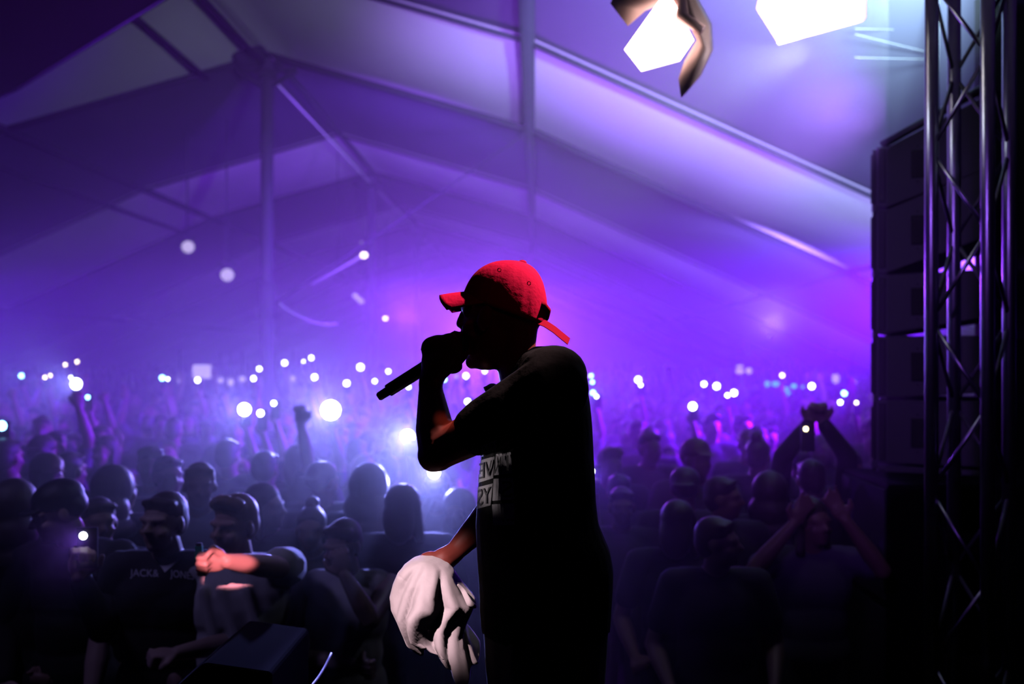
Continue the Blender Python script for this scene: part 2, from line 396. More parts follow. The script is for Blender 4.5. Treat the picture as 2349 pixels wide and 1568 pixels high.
# ------------------------------------------------------------------ people
def rotz(a): return Matrix.Rotation(a, 3, 'Z')
class Fig:
    """standing figure, 1.75 m, facing -Y, grown together from tapered limbs"""
    def __init__(s, detail=2, lean=0.): s.b = MB(); s.c = MB(); s.h = MB(); s.d = detail; s.hs = .93
    def torso(s, tee=True, slim=1.0, sleeve=None, trousers=True):
        b, c = s.b, s.c
        for (m, g) in ((b, 0.), (c, .014)):
            m.ell((0, .01, .98), (.165*slim+g, .12+g, .14+g)); m.ell((0, .0, 1.12), (.148*slim+g, .108+g, .17+g))
            m.ell((0, .005, 1.28), (.172*slim+g, .115+g, .17+g))
            m.caps((-.13*slim, .01, 1.405), (.13*slim, .01, 1.405), .062+g*.7, .062+g*.7)
            m.ell((0, .02, 1.42), (.11, .075, .06))
            for k in (-1, 1):
                m.caps((k*.09, .01, .92), (k*.10, -.01, .50), .088+g, .058+g)
                m.caps((k*.10, -.01, .50), (k*.10, .02, .09), .056+g, .040+g)
        b.caps((0, .025, 1.42), (0, -.025, 1.52), .060, .054)
        for k in (-1, 1): b.caps((k*.10, .03, .05), (k*.12, -.13, .04), .045, .038)
    def head(s, yaw=0., pitch=0., roll=0., hair='short', off=(0, -.035, -.045)):
        R = Matrix.Rotation(yaw, 3, 'Z') @ Matrix.Rotation(pitch, 3, 'X') @ Matrix.Rotation(roll, 3, 'Y')
        piv = Vector((0, .01, 1.52))
        T = lambda p: piv+R @ (Vector(p)-piv)+Vector(off)
        b, h = s.b, s.h; nb0, nh0 = len(b.v), len(h.v)
        b.ell(T((0, .018, 1.665)), (.076, .097, .090), R); b.ell(T((0, -.028, 1.600)), (.058, .064, .075), R)
        b.ell(T((0, -.062, 1.558)), (.030, .026, .024), R)
        b.caps(T((0, -.080, 1.655)), T((0, -.106, 1.622)), .009, .014)
        for k in (-1, 1):
            b.ell(T((k*.078, .012, 1.632)), (.010, .019, .031), R)
            b.caps(T((k*.012, -.083, 1.664)), T((k*.050, -.066, 1.664)), .012, .011)
            b.ell(T((k*.040, -.060, 1.612)), (.024, .022, .020), R)
            b.ell(T((k*.031, -.068, 1.640)), (.013, .013, .010), R)
            b.ell(T((k*.011, -.099, 1.618)), (.009, .009, .008), R)
        b.caps(T((-.020, -.083, 1.591)), T((.020, -.083, 1.591)), .007, .007)
        b.caps(T((-.016, -.080, 1.580)), T((.016, -.080, 1.580)), .008, .008)
        if hair == 'short':
            h.ell(T((0, .024, 1.683)), (.080, .097, .084), R); h.ell(T((0, .048, 1.645)), (.077, .072, .085), R)
            for k in range(7):
                a = k/6*2-1; h.ell(T((a*.055, -.045+abs(a)*.02, 1.735-abs(a)*.012)), (.022, .030, .016), R)
        elif hair == 'quiff':
            h.ell(T((0, .026, 1.687)), (.082, .098, .086), R); h.ell(T((0, .050, 1.645)), (.078, .072, .082), R)
            for k in range(9):
                a = k/8*2-1; h.ell(T((a*.06, -.062+abs(a)*.03, 1.755-abs(a)*.02+.006*(k % 2))), (.020, .034, .024), R)
        elif hair == 'long':
            h.ell(T((0, .032, 1.688)), (.088, .102, .088), R); h.ell(T((0, .065, 1.600)), (.088, .070, .13), R)
            for k in (-1, 1): h.caps(T((k*.075, .02, 1.68)), T((k*.083, .0, 1.50)), .022, .028)
        elif hair == 'bun':
            h.ell(T((0, .030, 1.686)), (.084, .100, .085), R); h.ell(T((0, .055, 1.64)), (.078, .075, .08), R); h.ell(T((0, .07, 1.78)), (.042, .042, .04), R)
        elif hair in ('cap', 'capback'):
            h.ell(T((0, .022, 1.700)), (.088, .106, .078), R); h.ell(T((0, .055, 1.655)), (.083, .074, .06), R)
            q = -1 if hair == 'cap' else 1
            for k in range(5):
                a = k/4*2-1; h.ell(T((a*.045, .02+q*(.115+.02*(1-a*a)), 1.690-.006)), (.026, .036, .007), R)
        elif hair == 'hood':
            h.ell(T((0, .035, 1.665)), (.105, .115, .118), R); h.ell(T((0, .06, 1.55)), (.125, .10, .10), R); h.ell(T((0, .04, 1.45)), (.16, .11, .07), R)
        for m_, k0 in ((b, nb0), (h, nh0)):
            for i_ in range(k0, len(m_.v)):
                q_ = Vector(m_.v[i_]); pv = piv+Vector(off); m_.v[i_] = tuple(pv+(q_-pv)*s.hs)
        s.T = T
    def arm(s, k, elbow, wrist, hand='open', hd=None, sleeve='short', palm=None):
        sh = Vector((k*.185, .01, 1.405)); e = Vector(elbow); wv = Vector(wrist); b, c = s.b, s.c
        b.caps(sh, e, .053, .041); b.caps(e, e.lerp(wv, .35), .041, .043); b.caps(e.lerp(wv, .35), wv, .043, .026)
        if sleeve == 'short':
            c.caps(sh, sh.lerp(e, .62), .068, .066)
        elif sleeve == 'long':
            c.caps(sh, e, .066, .055); c.caps(e, e.lerp(wv, .92), .055, .040)
        d = Vector(hd).normalized() if hd else (wv-e).normalized()
        pn = Vector(palm) if palm else Vector((0, -1, 0))
        pn = (pn-d*pn.dot(d)); pn = pn.normalized() if pn.length > .01 else d.orthogonal().normalized()
        sd = d.cross(pn)*k
        R = Matrix((sd, pn, d)).transposed()
        b.ell(wv+d*.045, (.042, .018, .052), R)
        L = (.066, .076, .070, .056)
        for i in range(4):
            base = wv+d*.085+sd*((1.5-i)*.021); cur = base; ang = 0; dirv = d
            bend = {'open': .18, 'fist': 1.45, 'grip': 1.05}[hand]
            spread = sd*((1.5-i)*(.10 if hand == 'open' else .0))
            for j, fr in enumerate((.42, .33, .25)):
                ang += bend*(1 if j or hand != 'open' else .5)
                dirv = (d*math.cos(ang)+pn*math.sin(ang)+spread).normalized()
                nx = cur+dirv*L[i]*fr*1.15; b.caps(cur, nx, .0105-.001*j, .0100-.001*j, 8); cur = nx
        tb = wv+d*.02+sd*.030; t1 = tb+(d*.6+sd*.75+pn*.3).normalized()*.038
        t2 = t1+((d*.9+sd*.15+pn*.25) if hand != 'fist' else (d*.5-sd*.5+pn*.8)).normalized()*.032
        b.caps(tb, t1, .016, .013, 8); b.caps(t1, t2, .013, .010, 8)
        s.grip = wv+d*.09+pn*.028
        return s
    def meshes(s, vb, vc, vh):
        return (s.b.fused(vb, 2, 'body'), s.c.fused(vc, 2, 'clothes'), s.h.fused(vh, 2, 'hair') if s.h.v else None)
HAIRNAME = {'short': 'hair', 'quiff': 'hair', 'long': 'hair', 'bun': 'hair', 'cap': 'cap', 'capback': 'cap', 'hood': 'hood', None: None}
SK = [(.22, .13, .10), (.26, .16, .12), (.14, .08, .06), (.24, .15, .11)]
def person(ms, loc, rz, scale, label, skin, shirt, hairc, hairname, group=None, cname='clothes'):
    o = bpy.data.objects.new('person', ms[0]); col.objects.link(o)
    o.location = loc; o.rotation_euler = (0, 0, rz); o.scale = (scale,)*3
    o.color = (*skin, 1); tag(o, label, 'person', group)
    c = bpy.data.objects.new(cname, ms[1]); col.objects.link(c); c.parent = o; c.color = (*shirt, 1)
    if ms[2] is not None:
        h = bpy.data.objects.new(hairname or 'hair', ms[2]); col.objects.link(h); h.parent = o; h.color = (*hairc, 1)
    return o
def setm(ms, a='skin', b='cloth', c='hair'):
    ms[0].materials.append(M[a]); ms[1].materials.append(M[b])
    if ms[2] is not None: ms[2].materials.append(M[c])
    return ms
BLK = (.012, .011, .014); DRK = (.05, .045, .05); WHT = (.62, .60, .63); HB = (.035, .022, .016); HBL = (.20, .13, .08)

phone_objs = []
body_m = MB().box((0, 0, 0), (.036, .0045, .074)).mesh('phone_body'); body_m.materials.append(M['phone'])
disc_cache = {}
def disc_mesh(r, mname):
    k = (round(r, 3), mname)
    if k not in disc_cache:
        me = MB().ell((0, -.006, 0), (r, .004, r), n=16, m=6).mesh('flash'); me.materials.append(M[mname]); disc_cache[k] = me
    return disc_cache[k]
def phone(loc, r, mname, label, power=0, color=(.45, .55, 1.0), rz=0, group=None, tilt=0):
    o = bpy.data.objects.new('smartphone', body_m); col.objects.link(o)
    o.location = loc; o.rotation_euler = (tilt, 0, rz); tag(o, label, 'phone', group)
    f = bpy.data.objects.new('flashlight', disc_mesh(r, mname)); col.objects.link(f); f.parent = o
    f.location = (-.012, 0, .045)
    if power:
        l = bpy.data.lights.new('flash_glow', 'SPOT'); l.energy = power*(5.0 if power >= 20 else 2.6); l.color = color; l.shadow_soft_size = .01; l.spot_size = math.radians(64); l.spot_blend = .9
        lo = bpy.data.objects.new('flash_glow', l); col.objects.link(lo); lo.parent = o; lo.location = (-.012, -.03, .045); lo.rotation_euler = (-PI/2, 0, 0)
    return o

# ---- near figures -------------------------------------------------
near = []
HZ = 1.59
def headspot(px, py, d):
    """feet position and scale for a head centre seen at a pixel"""
    p = P(px, py, d); sc_ = p.z/HZ
    return Vector((p.x, p.y, 0)), sc_
def near_person(px, py, d, rz, fig, vox, label, skin, shirt, hairc, hair, cname='tee_shirt', vc=.010, vh=.008):
    ms = setm(fig.meshes(vox, vc, vh)); f, s_ = headspot(px, py, d)
    o = person(ms, f, rz, s_, label, skin, shirt, hairc, HAIRNAME[hair], None, cname)
    near.append((px, py, d)); return o
def local(o, v): return Matrix.LocRotScale(o.location, o.rotation_euler, o.scale) @ Vector(v)
def inv(o, v): return Matrix.LocRotScale(o.location, o.rotation_euler, o.scale).inverted() @ Vector(v)

def projected(name, v2, faces, tgt_mesh, tgt_mat, m, parent, off=.002, dirv=(0, 1, 0)):
    """lays a flat print on the surface of a garment (v2 = world points, pushed along dirv until they meet it)"""
    bvh = BVHTree.FromPolygons([tgt_mat @ v.co for v in tgt_mesh.vertices], [tuple(p.vertices) for p in tgt_mesh.polygons])
    dv = Vector(dirv).normalized(); out = []; ok = []
    for v in v2:
        dv = (Vector(v)-Vector((0, 0, CAMZ))).normalized(); hit, nrm, i, dist = bvh.ray_cast(Vector(v), dv, 3.0)
        ok.append(hit is not None)
        out.append((hit-dv*off) if hit else Vector(v))
    fs = [f for f in faces if all(ok[i] for i in f)]
    me = bpy.data.meshes.new(name); iv = parent.matrix_basis.inverted() if parent else Matrix()
    me.from_pydata([tuple(iv @ p) for p in out], [], fs); me.materials.append(m)
    bm = bmesh.new(); bm.from_mesh(me); loose = [v for v in bm.verts if not v.link_faces]
    bmesh.ops.delete(bm, geom=loose, context='VERTS'); bm.to_mesh(me); bm.free()
    o = bpy.data.objects.new(name, me); col.objects.link(o); o.parent = parent
    return o
def text_flat(txt, sub=.006):
    cu = bpy.data.curves.new('t', 'FONT'); cu.body = txt; cu.size = 1; cu.align_x = 'CENTER'; cu.align_y = 'CENTER'
    cu.resolution_u = 3
    to = bpy.data.objects.new('t', cu); col.objects.link(to)
    dg = bpy.context.evaluated_depsgraph_get(); dg.update()
    me = bpy.data.meshes.new_from_object(to.evaluated_get(dg)); bpy.data.objects.remove(to)
    bm = bmesh.new(); bm.from_mesh(me); bmesh.ops.triangulate(bm, faces=bm.faces)
    for _ in range(2):
        long = [e for e in bm.edges if e.calc_length() > .22]
        if long: bmesh.ops.subdivide_edges(bm, edges=long, cuts=2); bmesh.ops.triangulate(bm, faces=bm.faces)
    vs = [v.co.copy() for v in bm.verts]; bm.verts.index_update()
    fs = [tuple(v.index for v in f.verts) for f in bm.faces]; bm.free()
    return vs, fs
def text_on(name, txt, px, py, d, hpx, wpx, tilt, tgt, m, parent, mirror=False, off=.003):
    """lettering printed on a garment, hpx x wpx pixels of the photograph at depth d"""
    vs, fs = text_flat(txt); xs = [v.x for v in vs]; zs = [v.y for v in vs]
    cx = (min(xs)+max(xs))/2; cz = (min(zs)+max(zs))/2; sx = wpx/(max(xs)-min(xs)); sz = hpx/(max(zs)-min(zs))
    pts = []
    for v in vs:
        a = (v.x-cx)*sx*(-1 if mirror else 1); b = (v.y-cz)*sz
        ca, sa = math.cos(tilt), math.sin(tilt)
        q = P(px+a*ca-b*0, py-b-a*sa, d); pts.append(q*1.0)
    tm = parent.matrix_basis if parent else Matrix()
    vv = [Vector((p.x, p.y, p.z)) for p in pts]
    return projected(name, vv, fs, tgt, tm, m, parent, off)

def tl(hx, hy, hd):
    f0, s0 = headspot(hx, hy, hd)
    return lambda px, py, d: tuple((P(px, py, d)-f0)/s0)
# A the man in the black V-neck with lettering
f = Fig(3); f.torso(slim=1.12); f.head(yaw=-.28, pitch=.02, hair='short')
f.arm(1, (.30, -.02, 1.14), (.13, -.26, 1.16), 'fist', hd=(-.8, -.5, .1), palm=(0, .2, -1), sleeve='none')
f.arm(-1, (-.27, .03, 1.13), (-.26, -.08, .90), 'grip', sleeve='short')
f.c.caps((.185, .01, 1.40), (.27, -.01, 1.20), .068, .060)
A = near_person(384, 1192, 3.95, .0, f, .0065, 'man in a black V-neck top with pale lettering across the chest', (.40, .29, .26), BLK, HB, 'short', 'v_neck_top')
A_cl = [c for c in A.children if c.name.startswith('v_neck')][0]
# white tee showing in the V and round the neck
def patch(name, poly, d, tgt, m, parent, off=.004, n=10):
    """a flat polygon in picture pixels, diced, laid on a garment"""
    bm = bmesh.new(); vs = [bm.verts.new((x, y, 0)) for x, y in poly]; bm.faces.new(vs)
    bmesh.ops.triangulate(bm, faces=bm.faces)
    for _ in range(3): 
        bmesh.ops.subdivide_edges(bm, edges=bm.edges[:], cuts=1, use_grid_fill=True)
    bmesh.ops.triangulate(bm, faces=bm.faces); bm.verts.index_update()
    pts = [P(v.co.x, v.co.y, d) for v in bm.verts]; fs = [tuple(v.index for v in f.verts) for f in bm.faces]; bm.free()
    return projected(name, pts, fs, tgt, parent.matrix_basis, m, parent, off)
M['under_tee'] = mat('white_undershirt', (.8, .78, .84), .9)
patch('undershirt', [(346, 1262), (362, 1272), (384, 1276), (404, 1268), (416, 1240), (424, 1262), (405, 1288), (378, 1312)], 3.4, A_cl.data, M['under_tee'], A, .014)
M['print_grey'] = mat('pale_lettering', (.55, .52, .62), .8)
text_on('lettering', 'JACK&', 331, 1316, 3.4, 22, 66, -.02, A_cl.data, M['print_grey'], A)
text_on('lettering', 'JONES', 418, 1320, 3.4, 22, 56, -.12, A_cl.data, M['print_grey'], A)

# B the man in the pale tee, arm stretched out with a closed fist
f = Fig(3); f.torso(slim=1.1); f.head(yaw=-.45, pitch=.05, hair='quiff')
L = tl(545, 1200, 3.95)
f.arm(1, L(632, 1302, 3.72), L(506, 1287, 3.52), 'fist', hd=(-1, -.1, .02), palm=(0, -.9, -.3), sleeve='none')
f.c.caps((.185, .01, 1.42), L(634, 1296, 3.76), .078, .066)
f.arm(-1, (-.27, .03, 1.13), (-.18, -.14, .95), 'grip')
for (x0, x1, r) in ((-.10, -.02, .02), (-.03, .07, .022), (.06, .15, .02)): f.c.caps((x0, -.105, 1.36), (x1, -.10, 1.02), r, .03)
B = near_person(545, 1200, 3.95, .05, f, .0055, 'young man in a pale grey tee stretching out his red-lit fist', (.45, .28, .25), (.62, .60, .64), HBL, 'quiff')
lt = empty('lighter', tuple(P(457, 1266, 3.50))); tag(lt, 'small green lighter poking out of the red-lit fist', 'lighter')
MB().box((0, 0, 0), (.012, .008, .022)).build('case', M['green_plastic'], lt)
MB().box((0, 0, .027), (.010, .006, .006)).build('cap', M['steel'], lt)

# C the man in the dark cap holding a phone with its flash on
f = Fig(3); f.torso(slim=.84); f.head(yaw=-.95, pitch=.30, roll=0, hair='cap')
L = tl(165, 1165, 4.1)
f.arm(1, L(235, 1440, 3.85), L(182, 1322, 3.62), 'grip', hd=(.10, 0, 1), palm=(.5, -.8, 0), sleeve='long')
f.arm(-1, (-.27, .03, 1.13), (-.2, -.12, .95), 'grip', sleeve='long')
C = near_person(165, 1165, 4.1, .0, f, .0055, 'man in a dark cap looking down at the glaring phone in his hand', (.40, .27, .23), BLK, (.006, .006, .008), 'cap', 'jacket')
phone(P(200, 1256, 3.60), .014, 'flash', 'phone with a glaring flash held by the man in the dark cap', 8, (.26, .10, 1.0), .15)

# D the man in the white vest, hand over his mouth
f = Fig(3); f.torso(slim=1.0); f.head(yaw=-.35, pitch=.16, hair='short')
L = tl(795, 1245, 4.15)
f.arm(1, L(850, 1420, 3.95), L(790, 1318, 3.93), 'grip', hd=(-.25, .1, 1), palm=(-.3, 1, .1), sleeve='none')
f.arm(-1, (-.25, -.04, 1.12), (.08, -.20, 1.12), 'fist', sleeve='none')
D = near_person(795, 1245, 4.15, .0, f, .0055, 'young man in a white sleeveless vest covering his mouth with a hand', (.34, .24, .24), (.60, .57, .66), HB, 'short', 'vest')
# ---- further heads one can tell apart, each at its own place -----
def simple(px, py, d, yaw, hair, label, shirt=BLK, skin=None, hc=HB, slim=1.1, arms=None, vox=.011, pitch=0., cname='top', rz=0.):
    f = Fig(2); f.torso(slim=slim); f.head(yaw=yaw, pitch=pitch, hair=hair)
    if arms is None:
        f.arm(1, (.27, .03, 1.13), (.22, -.16, 1.0), 'grip'); f.arm(-1, (-.27, .03, 1.13), (-.22, -.16, 1.0), 'grip')
    else:
        for a in arms: f.arm(*a[:3], **a[3])
    o = near_person(px, py, d, rz, f, vox, label, skin or SK[0], shirt, hc, hair, cname, .014, .010)
    o['_grip'] = 0; del o['_grip']
    return o, f
simple(462, 1112, 5.0, .3, 'short', 'man with a bright rim of light on his cheek, behind the lettered V-neck top', (.10, .09, .12), hc=HBL)
simple(716, 1212, 4.75, .1, 'bun', 'dim face with tied-back hair looking over, between pale tee and white vest', DRK)
simple(612, 1160, 4.9, 1.3, 'long', 'dark head in profile with a glint on the face, right of the pale tee man', BLK)
simple(852, 1118, 5.0, 2.9, 'hood', 'large dark hooded head lit from behind, above the white vest', BLK)
simple(930, 1165, 4.7, 2.7, 'long', 'dark broad head right of the large hooded head', BLK)
simple(1052, 1170, 5.2, -.2, 'hood', 'dim hooded person just left of the performer\'s printed shirt', DRK)
L = tl(892, 1085, 6.2)
simple(892, 1085, 6.2, 3.0, 'bun', 'round head edged with a white arc of light, behind the hooded head', DRK,
       arms=[(1, L(955, 1120, 6.05), L(941, 1046, 5.93), dict(hand='grip', hd=(0, 0, 1))), (-1, (-.27, .03, 1.13), (-.22, -.16, 1.0), dict(hand='grip'))])
L = tl(1425, 1160, 5.35)
simple(1425, 1160, 5.35, 0, 'short', 'dark head at the performer\'s back beside the glow', DRK,
       arms=[(-1, L(1360, 1230, 5.25), L(1362, 1138, 5.22), dict(hand='grip', hd=(0, 0, 1))), (1, (.27, .03, 1.13), (.22, -.16, 1.0), dict(hand='grip'))])
L = tl(1002, 1125, 5.8)
simple(1002, 1125, 5.8, 0, 'cap', 'spectator with a flash blazing at the forehead, below the performer\'s elbow', DRK,
       arms=[(1, L(1052, 1215, 5.65), L(1012, 1138, 5.58), dict(hand='grip', hd=(-.3, 0, 1))), (-1, L(948, 1215, 5.65), L(988, 1138, 5.58), dict(hand='grip', hd=(.3, 0, 1)))])
simple(20, 1048, 6.0, 2.9, 'short', 'head in the left corner with a blue flash just above it', BLK)
simple(45, 1165, 4.2, 3.0, 'hood', 'big black hooded shape filling the left edge of the crowd', BLK, slim=1.3)
simple(103, 1040, 6.6, 3.1, 'capback', 'head with a flat cap rimmed by a violet line, upper left crowd', DRK)
simple(165, 1078, 5.9, 2.8, 'short', 'head with a violet-lit top, right above the man in the dark cap', DRK)
simple(232, 1195, 4.45, .6, 'short', 'dark face just right of the man in the dark cap', BLK)
simple(272, 1122, 5.0, 2.6, 'hood', 'dark rounded hooded back between the dark cap and the lettered top', BLK, slim=1.2)
simple(388, 1090, 5.6, .8, 'short', 'head with a pale line down one side, above the man with lettering', DRK)
simple(525, 1045, 6.6, 2.9, 'short', 'violet head below the curved bright headband light', DRK)
simple(690, 1062, 6.3, 2.8, 'long', 'round violet head left of the lit raised forearm', DRK)
simple(610, 1075, 6.0, 3.0, 'short', 'person raising one long arm towards the twin flashes', DRK,
       arms=[(1, (.26, -.04, 1.62), (.22, -.06, 1.86), dict(hand='grip', hd=(0, 0, 1))), (-1, (-.27, .03, 1.13), (-.22, -.16, 1.0), dict(hand='grip'))])
simple(742, 1105, 5.7, 2.6, 'capback', 'head with pale curls of light, under the brightest flash', DRK)
simple(820, 1040, 7.2, 3.0, 'short', 'pale washed-out head right of the lit raised forearm', (.2, .2, .22))
simple(1738, 1045, 6.6, 2.6, 'bun', 'head and neck outlined by a lilac line, right half of the crowd', DRK)
simple(1655, 1140, 5.1, 1.2, 'short', 'broad dark head between the lilac-outlined head and the near profile', BLK, slim=1.2)
simple(1642, 1240, 4.2, 1.2, 'short', 'near black head in profile with a glint on nose and chin, low on the right', BLK, skin=(.3, .2, .2))
simple(1570, 1120, 5.4, 2.9, 'capback', 'wide head with a pale arc over it, right of the performer', DRK, slim=1.2)
simple(1945, 1070, 6.2, -.6, 'short', 'dark head beside the loudspeaker column', DRK)
simple(1860, 1195, 4.6, .4, 'long', 'person with both hands raised to the head, low on the right', (.10, .09, .14),
       arms=[(1, (.30, -.12, 1.38), (.12, -.14, 1.62), dict(hand='open', hd=(-.5, .1, .8))), (-1, (-.30, -.12, 1.38), (-.12, -.14, 1.60), dict(hand='open', hd=(.5, .1, .8)))])
simple(1765, 1130, 5.3, 2.8, 'hood', 'dim rounded back below the lilac-outlined head', DRK, slim=1.15)
simple(1490, 1010, 8.0, 3.0, 'short', 'head with a small bright spot on the ear, right of the performer\'s back', DRK)
simple(1555, 1200, 4.6, 2.7, 'long', 'very dark head lowest behind the performer\'s hip', BLK)
W, wf = simple(1858, 1098, 5.5, 3.1, 'short', 'dark figure holding a lit phone up high with both arms', BLK, slim=.95,
       arms=[(1, (.17, -.10, 1.72), (.035, -.12, 1.90), dict(hand='grip', hd=(-.3, 0, 1), sleeve='long')), (-1, (-.17, -.10, 1.72), (-.035, -.12, 1.90), dict(hand='grip', hd=(.3, 0, 1), sleeve='long'))])
phone(P(1853, 1003, 5.2), .012, 'flash_warm', 'phone with a tiny warm light held up by the dark figure', 0)

# ---- crowd filling in behind, kept only where a head still shows --
def variant(kind, hair):
    f = Fig(1); f.torso(slim=1.08); f.head(yaw={'a': 0, 'b': .5, 'c': 0, 'd': 2.9, 'e': 0}[kind], hair=hair)
    if kind in 'abd':
        f.arm(1, (.27, .03, 1.13), (.20, -.16, 1.0), 'grip'); f.arm(-1, (-.27, .03, 1.13), (-.20, -.16, 1.0), 'grip')
    elif kind == 'c':
        f.arm(1, (.25, -.05, 1.64), (.20, -.10, 1.88), 'grip', hd=(0, 0, 1), palm=(-.6, .8, 0)); f.arm(-1, (-.27, .03, 1.13), (-.20, -.16, 1.0), 'grip')
    else:
        f.arm(1, (.29, -.03, 1.58), (.24, -.07, 1.83), 'open', hd=(.1, 0, 1)); f.arm(-1, (-.30, -.03, 1.56), (-.22, -.07, 1.82), 'open', hd=(-.1, 0, 1))
    return setm(f.meshes(.015, .017, .014)), HAIRNAME[hair]
VAR = {'a1': variant('a', 'short'), 'a2': variant('a', 'long'), 'b1': variant('b', 'quiff'), 'b2': variant('b', 'cap'),
       'd1': variant('d', 'short'), 'd2': variant('d', 'hood'), 'c1': variant('c', 'short'), 'c2': variant('c', 'capback'), 'e1': variant('e', 'bun')}
GRIP = Vector((.20, -.13, 1.99))
cover = np.full(2349, 1560.)
for x in range(975, 1372): cover[x] = 0     # behind the performer
cover[2005:] = 0
def stamp(px, top, hw, sh):
    a, b = int(px-hw), int(px+hw); a2, b2 = int(px-hw*2.3), int(px+hw*2.3)
    if b2 > 0 and a2 < 2349:
        s = slice(max(a2, 0), min(b2, 2349)); cover[s] = np.minimum(cover[s], sh)
        s = slice(max(a, 0), min(b, 2349)); cover[s] = np.minimum(cover[s], top)
allp = [(d, px, py, None) for px, py, d in near]
taken = [(P(px, py, d).x, d) for px, py, d in near]

# phones held up in the crowd: (px, py, depth, lens radius, lens, glow power, label)
PH = [
 (178, 890, 10.5, .030, 'flash', 30, 'glaring white phone flash with a violet halo, upper left crowd'),
 (205, 922, 9.0, .014, 'flash_cyan', 0, 'small cyan flash just below the glaring one on the left'),
 (165, 873, 12.5, .012, 'flash', 0, 'tiny white light touching the top of the glaring left flash'),
 (52, 870, 12.0, .022, 'flash_cyan', 4, 'bluish flash near the left edge of the crowd'),
 (10, 993, 6.0, .022, 'flash_cyan', 7, 'blue phone flash cut by the left edge'),
 (106, 874, 11.5, .014, 'flash_warm', 0, 'left one of two close warm lights by the bluish flash'),
 (118, 869, 12.5, .014, 'flash_warm', 0, 'right one of two close warm lights by the bluish flash'),
 (152, 843, 15, .018, 'flash_warm', 0, 'small warm light held high, left of the highest one'),
 (179, 836, 15.5, .019, 'flash_warm', 0, 'highest small warm light in the left crowd'),
 (375, 875, 12, .024, 'flash_cyan', 0, 'cyan-edged flash left of the white board'),
 (387, 877, 12.6, .014, 'flash', 0, 'tiny white light right beside the cyan-edged flash'),
 (456, 880, 12, .021, 'flash', 0, 'round white light directly under the white board'),
 (565, 953, 7.2, .024, 'flash', 22, 'left and larger of the twin flashes beside the mast foot'),
 (602, 962, 6.9, .017, 'flash', 8, 'right and smaller of the twin flashes beside the mast foot'),
 (632, 938, 7.6, .014, 'flash', 3, 'uneven cluster light just right of the mast foot'),
 (584, 876, 12.5, .021, 'flash', 0, 'round light left of the tall mast, below its higher neighbour'),
 (597, 853, 14, .022, 'flash', 0, 'upper round light touching the left side of the mast'),
 (655, 839, 14.5, .026, 'flash', 0, 'white light first to the right of the tall mast'),
 (698, 835, 16, .014, 'flash', 0, 'tiny dot of light between two larger ones right of the mast'),
 (716, 827, 15.5, .024, 'flash', 0, 'highest white light right of the tall mast'),
 (724, 873, 12.5, .024, 'flash', 0, 'round light straight below the highest one right of the mast'),
 (798, 888, 11.0, .022, 'flash', 0, 'low round light left of the microphone tip'),
 (829, 849, 14, .032, 'flash', 6, 'large soft white light above left of the microphone'),
 (893, 859, 13.5, .019, 'flash', 0, 'white light above the microphone tail'),
 (862, 882, 12.5, .017, 'flash', 0, 'light just above the tip of the microphone'),
 (940, 897, 10.8, .014, 'flash', 0, 'small light under the microphone, left of the forearm'),
 (763, 955, 7.0, .036, 'flash', 60, 'brightest flash of all, on top of the lit raised forearm'),
 (940, 1018, 5.9, .022, 'flash', 60, 'dazzling flash left of the performer\'s elbow'),
 (1001, 1101, 5.55, .018, 'flash', 32, 'dazzling flash below the performer\'s elbow'),
 (1022, 879, 11.5, .018, 'flash_cyan', 0, 'light touching the inner edge of the performer\'s forearm'),
 (1049, 871, 13.5, .022, 'glow_white', 0, 'dull round light inside the crook of the arm'),
 (1071, 870, 12.5, .022, 'flash', 0, 'bright round light in the middle of the crook of the arm'),
 (1114, 858, 14.5, .019, 'flash', 0, 'round light below the performer\'s chin'),
 (1076, 932, 9.0, .018, 'flash', 5, 'starry light on top of the performer\'s upper arm'),
 (1358, 869, 13.5, .018, 'flash_cyan', 0, 'top light of four stacked behind the performer\'s back'),
 (1361, 884, 12.5, .017, 'flash_cyan', 0, 'second light of four stacked behind the performer\'s back'),
 (1363, 910, 10.5, .018, 'flash_cyan', 8, 'third light of four stacked behind the performer\'s back'),
 (1371, 919, 10.0, .012, 'flash', 0, 'lowest light of four stacked behind the performer\'s back'),
 (1362, 1100, 5.2, .012, 'flash', 9, 'flash glowing out from behind the performer\'s back'),
 (1466, 879, 12, .026, 'flash', 10, 'starry white flash alone right of the performer'),
 (1472, 892, 11.0, .014, 'flash', 0, 'little light hanging under the lone starry flash'),
 (1592, 944, 8.2, .024, 'flash', 9, 'low starry flash in the middle of the right crowd'),
 (1617, 889, 12, .021, 'flash', 0, 'round light leftmost of the right-hand row'),
 (1646, 894, 11.8, .027, 'flash', 4, 'second, brighter light of the right-hand row'),
 (1686, 910, 10.8, .024, 'flash', 3, 'third light of the right-hand row, slightly lower'),
 (1671, 916, 10.4, .015, 'flash', 0, 'small light tucked left below the third one'),
 (1796, 868, 14, .022, 'flash_warm', 0, 'yellow-rimmed light above the green lights'),
 (1864, 894, 12, .026, 'flash', 3, 'bright light right of the green lights'),
 (1939, 911, 10.8, .022, 'flash_cyan', 0, 'upper light of three beside the loudspeaker column'),
 (1930, 933, 9.6, .016, 'flash', 0, 'lower left light of three beside the loudspeaker column'),
 (1967, 934, 9.4, .012, 'flash_warm', 0, 'orange-rimmed light nearest the loudspeaker column'),
]
holders = []
HOLD_DONE = {(1001, 1101)}
fillers = []
